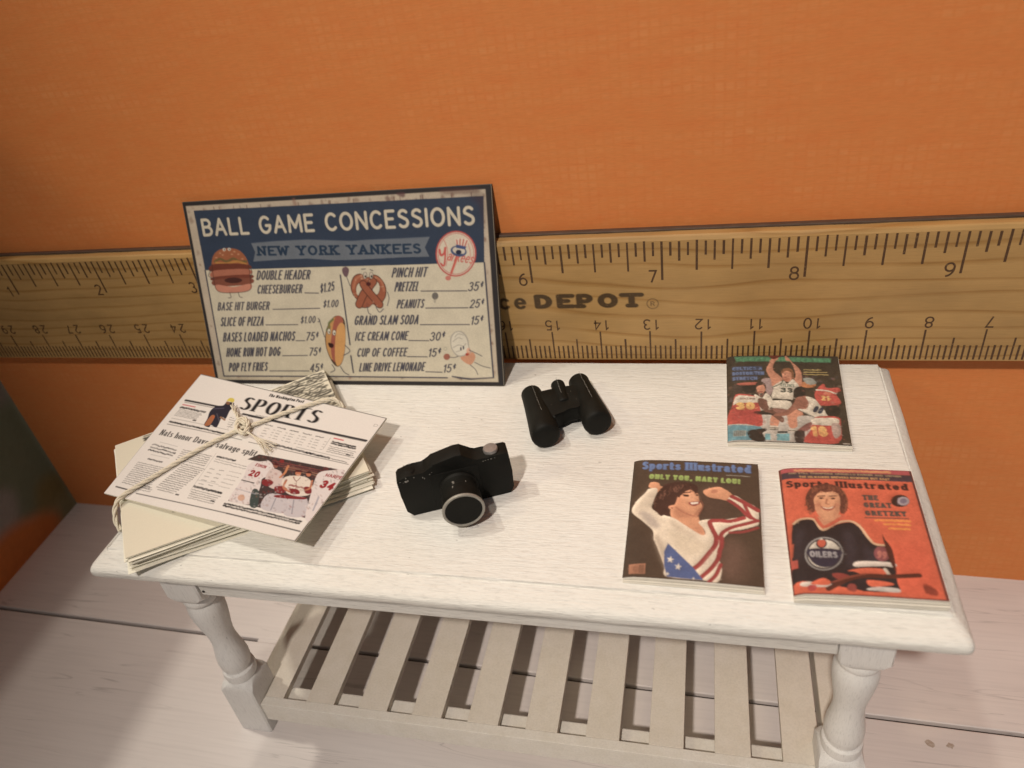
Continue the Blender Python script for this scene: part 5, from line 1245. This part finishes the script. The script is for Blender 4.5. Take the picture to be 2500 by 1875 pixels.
# right arm with stripes
s.poly([(1010, 460), (1050, 430), (1180, 403), (1260, 430), (1350, 500), (1300, 560), (1200, 545), (1100, 530), (1040, 500)], S1, smooth=5); s.ell(1140, 455, 40, 22, (.66, .42, .34), a=.7, rot=-10)
s.poly([(1340, 505), (1400, 510), (1500, 570), (1640, 650), (1652, 790), (1640, 840), (1480, 890), (1330, 920), (1220, 1010), (1190, 900), (1220, 800), (1400, 760), (1510, 740), (1400, 620), (1290, 565)], LW_, smooth=3)
s.line([(1345, 515), (1480, 580), (1645, 672)], .08, RS, 1, 4); s.line([(1310, 560), (1430, 640), (1530, 740), (1570, 760)], .065, RS, 1, 4); s.line([(1640, 790), (1500, 830), (1350, 870), (1240, 930), (1205, 1000)], .065, RS, 1, 5)
s.line([(1640, 870), (1480, 920), (1320, 930)], .05, RS, .9, 5); s.line([(1480, 590), (1560, 740), (1640, 790)], .055, RS, 1, 4); s.line([(1480, 760), (1330, 800), (1180, 795), (1090, 810), (1120, 900), (1160, 980), (1155, 1070), (1090, 1160), (980, 1290), (910, 1345)], .075, RS, 1, 6)
s.line([(1225, 985), (1222, 1090), (1205, 1130), (1180, 1240), (1100, 1350), (985, 1450)], .068, RS, 1, 6); s.line([(1215, 1300), (1160, 1420), (1080, 1500)], .06, RS, 1, 5)
if 0: s.poly([(980, 1430), (1080, 1380), (1180, 1260), (1210, 1130), (1215, 1300), (1190, 1440), (1140, 1500), (1010, 1480)], RS, smooth=4); s.line([(1215, 1200), (1120, 1380), (990, 1440)], .06, LW_, 1, 5); s.line([(1215, 1340), (1130, 1440), (1040, 1490)], .05, LW_, 1, 4); s.line([(1220, 1120), (1120, 1260), (1000, 1370), (940, 1400)], .07, LW_, 1, 5)
for pts_, c_, a_ in (([(440, 960), (520, 1000), (620, 1300), (600, 1420), (480, 1120)], (.62, .56, .50), .55), ([(640, 780), (800, 900), (960, 1000), (700, 900)], (.70, .64, .56), .5), ([(330, 480), (420, 460), (400, 620), (260, 640)], (.72, .67, .60), .4),
        ([(1090, 1180), (1150, 1120), (1100, 1260), (960, 1380)], (.62, .55, .50), .5), ([(700, 640), (840, 700), (900, 760), (700, 760)], (.68, .44, .34), .55), ([(720, 500), (760, 560), (740, 640), (690, 600)], (.72, .47, .36), .45), ([(980, 860), (1040, 950), (1000, 960), (900, 900)], (.72, .48, .38), .5)):
    s.poly(pts_, c_, a_, smooth=4, soft=.035)
s.poly([(800, 500), (900, 480), (960, 540), (900, 580), (820, 570)], (.90, .68, .54), .6, smooth=4, soft=.03)
for k in range(46):      # strands of hair
    a_ = random.uniform(0, .62); x_ = 450+a_*300; y_ = 590-200*math.sin(a_*2.4)+random.uniform(-20, 50)
    s.line([(x_, y_), (x_+random.uniform(10, 40), y_+random.uniform(20, 60)), (x_+random.uniform(0, 30), y_+random.uniform(60, 120))], .012, random.choice([(.18, .10, .10), (.42, .27, .23), (.34, .20, .17)]), .7, 4)
s.poly([(730, 420), (830, 400), (870, 430), (800, 460), (760, 500), (715, 520)], (.24, .14, .13), smooth=4)
HR = (.23, .13, .12)
s.poly([(425, 650), (440, 560), (480, 470), (560, 390), (680, 348), (830, 352), (935, 392), (950, 450), (925, 480), (880, 440), (820, 425), (800, 460), (760, 490), (735, 530), (715, 500), (700, 560), (680, 610), (640, 615), (600, 630), (625, 690), (615, 745), (560, 730), (520, 740), (470, 690)], HR, smooth=4)
for k in range(60):
    a_ = random.random(); x_ = 450+a_*430; y_ = 640-270*math.sin(.35+a_*1.6)+random.uniform(-8, 40)
    s.line([(x_, y_), (x_+random.uniform(-20, 26), y_+random.uniform(14, 34)), (x_+random.uniform(-34, 20), y_+random.uniform(30, 62))], .014, random.choice([(.40, .26, .22), (.17, .09, .09), (.50, .34, .29), (.32, .2, .17)]), .8, 4)
s.ell(648, 645, 26, 20, (.84, .60, .47)); s.ell(652, 648, 12, 9, (.62, .38, .30))
s.poly([(785, 492), (850, 498), (842, 520), (790, 515)], (.20, .11, .10)); s.ell(942, 500, 13, 10, (.22, .12, .10)); s.line([(775, 474), (860, 466)], .026, (.28, .15, .12)); s.line([(922, 478), (958, 474)], .022, (.28, .15, .12))
s.poly([(846, 584), (965, 572), (968, 600), (915, 626), (860, 614)], (.58, .24, .22), smooth=3); s.poly([(860, 588), (956, 578), (950, 600), (880, 608)], (.96, .92, .86))
s.line([(985, 560), (1008, 610), (1000, 660), (950, 745)], .018, (.55, .32, .25), .8, 5); s.line([(700, 640), (780, 700), (900, 745)], .03, (.66, .42, .33), .7, 5)
# blue panel with stars
s.poly([(605, 1055), (640, 1090), (900, 1340), (1015, 1480), (760, 1460), (590, 1440), (560, 1310), (560, 1150)], (.27, .37, .58))
def star(cx_, cy_, r_):
    s.poly([(cx_+(r_ if k % 2 == 0 else r_*.42)*math.sin(k*PI/5+.2), cy_-(r_ if k % 2 == 0 else r_*.42)*math.cos(k*PI/5+.2)) for k in range(10)], (.86, .84, .80))
star(632, 1245, 44); star(722, 1328, 44); star(600, 1408, 24); star(900, 1462, 18)
s.poly([(150, 1290), (345, 1285), (338, 1405), (148, 1400)], (.66, .46, .36)); s.ell(230, 1345, 34, 40, (.55, .38, .3), a=.6)
for k in range(7): s.line([(270+k*9, 1300), (268+k*9, 1392)], .010, (.4, .28, .22), .7)
s.relief(.5, 5, 4); s.relief(.4, 2, 2); s.detail(900, .02, .10, .010, .5); s.fade(.10, (.022, .018, .014)); s.mottle(.06, 50); s.mottle(.06, 16); s.speckle(.05); s.blur(1)
m2 = magazine('magazine', 'dark magazine with a gymnast in a white starred and striped leotard', s,
              ((17.42, -3.53), (19.45, -3.53), (19.42, -6.04), (17.44, -6.02)), .10, .02)
# --- hockey
s = Sheet(MW, MH, MR, (.84, .36, .22)).fit((68, 75), (1460, 105), (1885, 1495), (235, 1410))
OR = (.84, .36, .22)
s.poly([(68, 75), (1460, 105), (1885, 1495), (235, 1410)], (.28, .17, .18)); s.poly([(90, 85), (1440, 115), (1850, 1480), (245, 1400)], OR)
s.poly([(1000, 900), (1600, 900), (1820, 1470), (1300, 1450)], (.86, .33, .20), .5, soft=.1)
s.poly([(90, 82), (1440, 110), (1448, 150), (96, 122)], (.72, .30, .34)); s.rows((240, 92), (1250, 112), (242, 120), 1, (.86, .60, .38), .9, .9, .02, .7)
s.poly([(95, 122), (1450, 152), (1475, 226), (105, 188)], (.26, .20, .26))
s.text('AND STILL CHAMPIONS ARGUELLO PARKER AND WEPNER', (172, 140), (1360, 176), (172, 124), (.78, .66, .48), wt=.2, gap=.2); s.text('THE MILWAUKEE BREWERS NOWHERE BUT EAST', (285, 184), (1240, 210), (285, 164), (.82, .62, .36), wt=.22, gap=.2)
s.text('Sports Illustrated', (150, 285), (1440, 322), (148, 208), (.25, .11, .11), wt=.27, gap=.20, pen=(1, .75), serif=.05)
s.poly([(355, 400), (390, 320), (450, 270), (560, 262), (680, 285), (760, 350), (795, 430), (790, 540), (740, 570), (720, 470), (450, 430), (460, 520), (430, 555), (380, 480)], (.36, .17, .14), smooth=5)
s.poly([(445, 380), (520, 330), (620, 325), (700, 360), (720, 440), (710, 560), (660, 640), (600, 660), (540, 640), (480, 570), (440, 470)], (.85, .60, .44), smooth=5)
s.poly([(440, 390), (470, 315), (560, 285), (660, 300), (730, 370), (700, 350), (640, 322), (570, 318), (500, 335), (460, 380)], (.42, .22, .16), smooth=5)
s.ell(520, 405, 26, 10, (.38, .22, .17), a=.8); s.ell(645, 412, 26, 10, (.38, .22, .17), a=.8); s.poly([(520, 490), (590, 510), (665, 488), (640, 530), (580, 540), (540, 525)], (.66, .34, .27), smooth=4); s.poly([(535, 498), (590, 512), (650, 496), (630, 515), (590, 520), (552, 514)], (.92, .85, .74), smooth=3)
s.line([(585, 420), (575, 465), (605, 470)], .02, (.68, .42, .30), .7, 4); s.ell(480, 480, 26, 16, (.80, .50, .37), a=.5); s.ell(690, 480, 22, 16, (.80, .50, .37), a=.5)
for k in range(70):
    t_ = random.uniform(-.2, 3.34); x_ = 578-205*math.cos(t_)*random.uniform(.8, 1.0); y_ = 415-135*math.sin(t_)*random.uniform(.85, 1.05)
    s.line([(x_, y_), (x_+random.uniform(-14, 14), y_+random.uniform(16, 40)), (x_+random.uniform(-18, 18), y_+random.uniform(36, 55))], .011, random.choice([(.22, .10, .09), (.55, .28, .19), (.46, .22, .16)]), .75, 4)
s.poly([(470, 430), (520, 460), (500, 540), (560, 640), (500, 590), (455, 500)], (.72, .44, .33), .55, smooth=4, soft=.025); s.poly([(690, 430), (715, 450), (700, 560), (650, 630), (670, 520)], (.72, .44, .33), .55, smooth=4, soft=.025)
s.poly([(520, 350), (620, 345), (660, 380), (520, 385)], (.92, .70, .54), .6, smooth=4, soft=.02)
HB = (.40, .20, .15)
for pts_ in ([(352, 410), (372, 350), (420, 290), (520, 255), (640, 262), (740, 320), (790, 400), (800, 470), (770, 540), (735, 575), (715, 520), (728, 440), (705, 370), (640, 335), (560, 345), (500, 325), (462, 370), (440, 430), (455, 510), (432, 560), (400, 520), (378, 480), (360, 450)],):
    s.poly(pts_, HB, smooth=4)
for k in range(110):
    sd_ = random.choice([-1, 1]); a_ = random.random(); cx2 = 578+sd_*(120+80*math.sin(a_*2.6)); y_ = 275+a_*250; 
    s.line([(cx2+random.uniform(-16, 16), y_), (cx2+sd_*random.uniform(-6, 24), y_+24), (cx2+sd_*random.uniform(-14, 34), y_+random.uniform(36, 60))], .012, random.choice([(.24, .11, .09), (.60, .34, .23), (.48, .26, .18), (.34, .17, .13)]), .8, 4)
for k in range(40):
    x_ = random.uniform(440, 720); y_ = 272+.0011*(x_-580)**2+random.uniform(-8, 22)
    s.line([(x_, y_), (x_+random.uniform(-18, 8), y_+16), (x_+random.uniform(-30, 6), y_+30)], .011, random.choice([(.24, .11, .09), (.58, .32, .22), (.46, .25, .18)]), .8, 4)
s.poly([(356, 520), (390, 545), (372, 570)], (.84, .36, .22)); s.poly([(790, 560), (745, 600), (800, 600)], (.84, .36, .22))
for ex_ in (520, 645): s.ell(ex_, 408, 17, 7, (.16, .10, .09)); s.line([(ex_-36, 386), (ex_+34, 382)], .024, (.34, .18, .13), .9)
s.line([(580, 415), (568, 462), (600, 474)], .018, (.62, .38, .28), .8, 4); s.line([(505, 470), (520, 510)], .014, (.66, .4, .3), .7); s.line([(672, 465), (662, 505)], .014, (.66, .4, .3), .7)
s.poly([(480, 600), (560, 650), (660, 640), (715, 580), (740, 640), (660, 690), (550, 740), (470, 650)], (.80, .54, .40), smooth=4)
s.poly([(215, 700), (280, 640), (440, 640), (540, 755), (680, 690), (820, 665), (900, 700), (1000, 790), (1060, 880), (1190, 910), (1270, 960), (1310, 1150), (1330, 1300), (1340, 1400), (1000, 1400), (900, 1380), (330, 1280), (230, 1290), (215, 1000)], (.10, .10, .14), smooth=3)
s.line([(230, 670), (300, 628), (440, 632), (535, 745), (660, 680), (810, 652), (920, 700), (1020, 830), (1090, 895), (1190, 908)], .04, (.86, .70, .55), 1, 5)
s.line([(455, 600), (540, 710), (650, 670), (760, 600)], .06, (.80, .36, .24), 1, 4)
s.poly([(205, 880), (235, 880), (225, 1020), (205, 1010)], OR, .9); s.poly([(200, 1050), (275, 1055), (280, 1140), (215, 1140)], (.80, .32, .26))
cx_, cy_ = 552, 998
for r_, c_ in ((205, (.55, .55, .55)), (188, (.12, .12, .16)), (172, (.80, .78, .73))): s.ell(cx_, cy_, r_, r_*.87, c_)
s.poly([(385, 945), (725, 960), (712, 1060), (660, 1120), (570, 1142), (480, 1120), (410, 1060)], (.13, .15, .25), smooth=3)
s.ell(525, 890, 58, 50, (.12, .12, .18)); s.ell(525, 885, 44, 42, (.78, .33, .22)); s.poly([(500, 850), (525, 830), (545, 850)], (.80, .78, .73))
s.text('OILERS', (405, 1030), (700, 1045), (405, 965), (.62, .62, .64), wt=.22)
for pts_ in ([(760, 760), (860, 800), (900, 1000), (820, 1150), (780, 960)], [(250, 760), (330, 760), (300, 1000), (240, 1100)], [(960, 900), (1100, 1000), (1200, 1180), (1000, 1080)]): s.poly(pts_, (.19, .18, .23), .7, smooth=4, soft=.04)
s.ell(1165, 1000, 88, 78, (.52, .27, .30), rot=30); s.text('99', (1110, 1040), (1215, 1060), (1115, 960), (.72, .42, .38), wt=.2)
s.poly([(878, 1090), (1000, 1078), (1292, 1096), (1304, 1146), (1180, 1132), (886, 1138)], (.85, .81, .77), smooth=3); s.line([(886, 1148), (1180, 1142), (1306, 1158)], .03, (.12, .10, .12), 1, 4)
s.poly([(800, 1180), (1000, 1150), (1200, 1170), (1250, 1240), (1000, 1235), (880, 1190)], OR, smooth=3); s.line([(1200, 1165), (1250, 1240)], .05, (.80, .76, .7)); s.poly([(640, 1210), (760, 1210), (860, 1260), (800, 1290), (680, 1260)], (.55, .20, .18), smooth=4)
s.poly([(320, 1290), (520, 1300), (640, 1320), (600, 1350), (330, 1335)], (.82, .78, .74), smooth=3); s.poly([(420, 1300), (540, 1255), (620, 1290), (600, 1330), (430, 1320)], OR, smooth=3); s.poly([(385, 1330), (470, 1330), (460, 1385), (390, 1380)], (.72, .24, .24), smooth=3)
s.poly([(1010, 1280), (1230, 1300), (1290, 1330), (1060, 1350)], OR, smooth=3); s.poly([(1000, 1380), (1120, 1350), (1340, 1370), (1350, 1410), (1180, 1400)], (.76, .74, .72), smooth=3); s.poly([(820, 1320), (890, 1330), (890, 1400), (800, 1380)], (.55, .22, .2), smooth=3)
s.line([(600, 1370), (820, 1265), (1000, 1235), (1280, 1240), (1560, 1225)], .075, (.32, .13, .10), 1, 6); s.line([(1000, 1215), (850, 1240), (640, 1300)], .03, (.55, .25, .18), .9, 5)
s.poly([(1165, 790), (1200, 850), (1275, 960), (1320, 1190), (1260, 1100), (1200, 930)], (.30, .12, .10), smooth=4)
for t_, y_, x0_, x1_ in (('THE', 425, 960, 1125), ('GREAT', 505, 975, 1270), ('GRETZKY', 592, 990, 1430)):
    s.text(t_, (x0_, y_+2), (x1_, y_+6), (x0_, y_-54), (.28, .28, .27), wt=.28, gap=.26, serif=.06)
s.line([(985, 615), (1440, 620)], .025, (.35, .25, .22), .8)
s.ell(1350, 430, 97, 66, (.20, .12, .12)); s.ell(1385, 432, 62, 47, (.62, .58, .62)); s.ell(1385, 430, 38, 28, (.46, .42, .50))
for y_, x0_ in ((645, 1095), (685, 1190), (730, 1240)): s.rows((x0_, y_-16), (1455, y_-12), (x0_, y_+10), 1, (.92, .56, .20), .9, .95, .02, .75)
s.poly([(1600, 1325), (1650, 1320), (1760, 1390), (1750, 1440), (1640, 1420)], (.62, .22, .14), .9, smooth=3)
for k in range(8): s.line([(1615+k*17, 1335+k*5), (1628+k*17, 1405+k*4)], .012, (.35, .13, .1), .7)
s.relief(.5, 5, 4); s.relief(.4, 2, 2); s.detail(900, .02, .10, .010, .5); s.fade(.16, (.020, .017, .014)); s.c *= .94; s.mottle(.08, 50); s.mottle(.08, 14); s.speckle(.05); s.blur(1)
m3 = magazine('magazine', 'orange magazine with a smiling hockey player near the front right corner', s,
              ((19.77, -3.62), (21.74, -3.58), (21.73, -6.08), (19.80, -6.14)), .14, .0, .015)

# ================================================================== toy camera
tc = tag(empty('toy_camera', (14.60, -4.68, H), math.radians(23)), 'chipped black miniature film camera with grey lens ring beside the newspapers', 'camera')
# local: x right, -y to the front
bm = bmesh.new()
out = [(-.84, .0), (-.93, .12), (-.955, .52), (-.955, .80), (-.92, .845), (-.74, .90), (-.66, .872), (-.50, .868), (-.46, .885), (-.33, 1.005), (.06, 1.085), (.17, 1.08), (.33, .915), (.40, .88), (.52, .88),
       (.60, .91), (.90, .90), (.935, .87), (.95, .50), (.93, .12), (.86, .0)]
a = [bm.verts.new((x, 0.0, z)) for x, z in out]; b = [bm.verts.new((x, .31, z)) for x, z in out]
fs = [bm.faces.new(a), bm.faces.new(b[::-1])]
for i in range(len(out)): bm.faces.new((a[i], b[i], b[(i+1) % len(out)], a[(i+1) % len(out)]))
bmesh.ops.bevel(bm, geom=list(set(fs[0].edges) | set(fs[1].edges)), offset=.022, segments=2, profile=.5, affect='EDGES')
obj('body', bm, M['black'], tc, 40)
bm = bmesh.new(); box(bm, -.42, .40, -.016, .02, .10, .80, .014, 2); obj('mount_plate', bm, M['black'], tc, 40)
fx = Matrix.Translation((.02, .04, .455)) @ Matrix.Rotation(PI/2, 4, 'X')
bm = bmesh.new(); lathe(bm, [(.30, -.02), (.325, .10), (.315, .12), (.30, .14), (.30, .30), (.325, .33), (.335, .50), (.345, .60), (.345, .635), (.336, .645)], 48, True, fx); obj('lens_barrel', bm, M['black'], tc, 35)
bm = bmesh.new(); lathe(bm, [(.349, .632), (.349, .655), (.340, .668), (.322, .668), (.306, .662), (.303, .640), (.349, .632)], 56, False, fx); obj('lens_ring', bm, M['ring'], tc, 40)
bm = bmesh.new(); lathe(bm, [(.302, .655), (.20, .650), (.10, .648), (.001, .647)], 48, False, fx); obj('lens_glass', bm, M['black'], tc, 60)
bm = bmesh.new(); lathe(bm, [(.09, -.01), (.122, 0), (.128, .045), (.115, .068), (.05, .075), (.001, .076)], 28, True, Matrix.Translation((.665, .155, .895))); obj('winding_knob', bm, M['silver'], tc, 40)
bm = bmesh.new(); lathe(bm, [(.06, -.01), (.085, -.005), (.09, .006), (.07, .014), (.001, .016)], 20, True, Matrix.Translation((-.72, .16, .885)) @ Matrix.Rotation(.1, 4, 'Y')); obj('rewind_knob', bm, M['black'], tc, 40)
# bare metal showing through the paint: small raised flakes
def flakes(name, parent, pts, r, mat=M['bare']):
    bm = bmesh.new()
    for (x, y, z, sx, sz) in pts:
        m_ = Matrix.Translation((x, y, z)) @ Matrix.Diagonal((sx*r, r*.5, sz*r, 1))
        bmesh.ops.create_icosphere(bm, subdivisions=1, radius=1, matrix=m_)
    for v in bm.verts: v.co += Vector([random.uniform(-.25, .25)*r for _ in range(3)])
    return obj(name, bm, mat, parent)
pts = [(-.80, -.001, .79, 2.6, 1.9), (-.77, -.001, .80, 1.2, 1.6), (-.79, -.001, .86, .8, 1.4), (-.66, -.001, .84, 1, 1), (-.52, -.001, .80, .9, 1.6), (-.50, -.001, .77, .8, 1.2), (.50, -.001, .84, .9, .7), (.54, -.001, .845, .8, .6), (.585, -.001, .85, .8, .6), (.64, -.001, .85, 1.3, .8), (.70, -.001, .855, .7, .6), (-.36, -.001, .86, .7, .7), (-.40, -.001, .83, .8, .8),
       (-.90, .0, .80, .7, .7), (-.85, .0, .78, .7, .6), (-.70, .29, .905, 2.4, .6), (-.60, .30, .89, 1.2, .6), (-.80, .30, .885, .8, .6)]
tag(flakes('paint_chips', tc, pts, .012), kind='stuff')
bm = bmesh.new()   # scraped streak along the top of the lens barrel
for ax_, r_, y0, y1, n_, w_ in ((103, .326, -.60, -.20, 16, .026), (66, .318, -.42, -.22, 8, .008)):
    for k in range(n_):
        t_ = y0+(y1-y0)*k/n_; aa = math.radians(ax_+random.uniform(-1.5, 1.5)); rr = .004+r_+.018*(t_ < -.33)
        m_ = Matrix.Translation((.02+rr*math.cos(aa), t_, .43+rr*math.sin(aa))) @ Matrix.Diagonal((w_*random.uniform(.6, 1.1), .022, .006, 1))
        bmesh.ops.create_icosphere(bm, subdivisions=1, radius=1, matrix=m_)
tag(obj('scraped_streak', bm, M['bare'], tc), kind='stuff')

# ================================================================== binoculars
bn = tag(empty('binoculars', (16.0, -2.2, H)), 'small matt black toy binoculars lying between the sign and the magazines', 'binoculars')
BN0 = Vector((16.0, -2.2, H))
def barrel(name, p0, p1, r0, r1, z0, z1, domed=True):
    """p0 eyepiece end, p1 front end (xy)"""
    a_ = Vector((p0[0], p0[1], z0))-Vector((BN0.x, BN0.y, 0)); b_ = Vector((p1[0], p1[1], z1))-Vector((BN0.x, BN0.y, 0)); L = (b_-a_).length
    q = (b_-a_).to_track_quat('Z', 'Y').to_matrix().to_4x4(); m_ = Matrix.Translation(a_) @ q
    pr_ = [(.001, -r0*.45)]+[(r0*math.sin(t), -r0*.45*math.cos(t)) for t in np.linspace(.25, PI/2, 7)]
    pr_ += [(r0*1.01, L*.12), (r0+(r1-r0)*.30, L*.35), (r0+(r1-r0)*.62, L*.60), (r0+(r1-r0)*.88, L*.78), (r1*1.0, L*.88), (r1*.995, L*.955), (r1*.95, L*.99), (r1*.84, L*1.01), (r1*.55, L*1.02), (.001, L*1.025)]
    bm = bmesh.new(); lathe(bm, pr_, 40, False, m_)
    for v in bm.verts:
        v.co += v.co.normalized()*mn.noise(v.co*4)*.006
    obj(name, bm, M['black'], bn, 50); return m_, L
mL, LL = barrel('barrel', (15.30, -1.86), (15.83, -3.17), .205, .270, .215, .275)
mR, LR = barrel('barrel', (16.18, -1.45), (16.72, -2.77), .205, .270, .215, .275)
# bridge plate and hinge
def xy(p): return (p[0]-BN0.x, p[1]-BN0.y)
bm = bmesh.new()
prism(bm, [xy(p) for p in ((15.44, -2.00), (15.70, -1.93), (16.00, -1.82), (16.24, -1.74), (16.56, -2.40), (16.42, -2.44), (16.28, -2.43), (16.14, -2.47), (16.03, -2.58), (15.95, -2.76), (15.75, -2.80))], .08, .405, .05, 3)
obj('bridge', bm, M['black'], bn, 40)
m_, _ = barrel('hinge', (15.81, -1.70), (16.03, -2.28), .135, .13, .325, .32)
def seam(m_, L, r0, r1, ang_, t0, t1, n_, w_=.010):
    """worn casting seam along a barrel"""
    bm = bmesh.new()
    for k in range(n_):
        t_ = t0+(t1-t0)*k/n_
        rr = r0+(r1-r0)*max(0, min(1, t_*1.02))+.004
        d_ = Vector((math.cos(ang_), math.sin(ang_), 0))
        p = m_ @ (d_*rr+Vector((0, 0, L*t_))+Vector((random.uniform(-.006, .006),)*2+(0,)))
        mm = Matrix.Translation(p) @ m_.to_3x3().to_4x4() @ Matrix.Diagonal((w_*random.uniform(.35, 1), w_*random.uniform(.35, 1), L*(t1-t0)/n_*random.uniform(.35, .62), 1))
        bmesh.ops.create_icosphere(bm, subdivisions=1, radius=1, matrix=mm)
    return tag(obj('worn_seam', bm, M['bare'], bn), kind='stuff')
def up_angle(m_):
    best = max(np.linspace(0, 2*PI, 180), key=lambda t: (m_.to_3x3() @ Vector((math.cos(t), math.sin(t), 0))).z); return float(best)
seam(mL, LL, .205, .270, up_angle(mL)-.18, -.02, .66, 44, .007); seam(mR, LR, .205, .270, up_angle(mR)-.18, -.04, .66, 44, .008); seam(m_, .6, .135, .14, up_angle(m_)+.05, -.1, .75, 18, .009)
bm = bmesh.new()
for k in range(12):
    t_ = k/12; bmesh.ops.create_icosphere(bm, subdivisions=1, radius=1, matrix=Matrix.Translation((xy((16.10+.12*t_, -1.90-.30*t_))[0], xy((16.10+.12*t_, -1.90-.30*t_))[1], .345)) @ Matrix.Diagonal((.005, .016, .004, 1)))
tag(obj('worn_seam', bm, M['bare'], bn), kind='stuff')
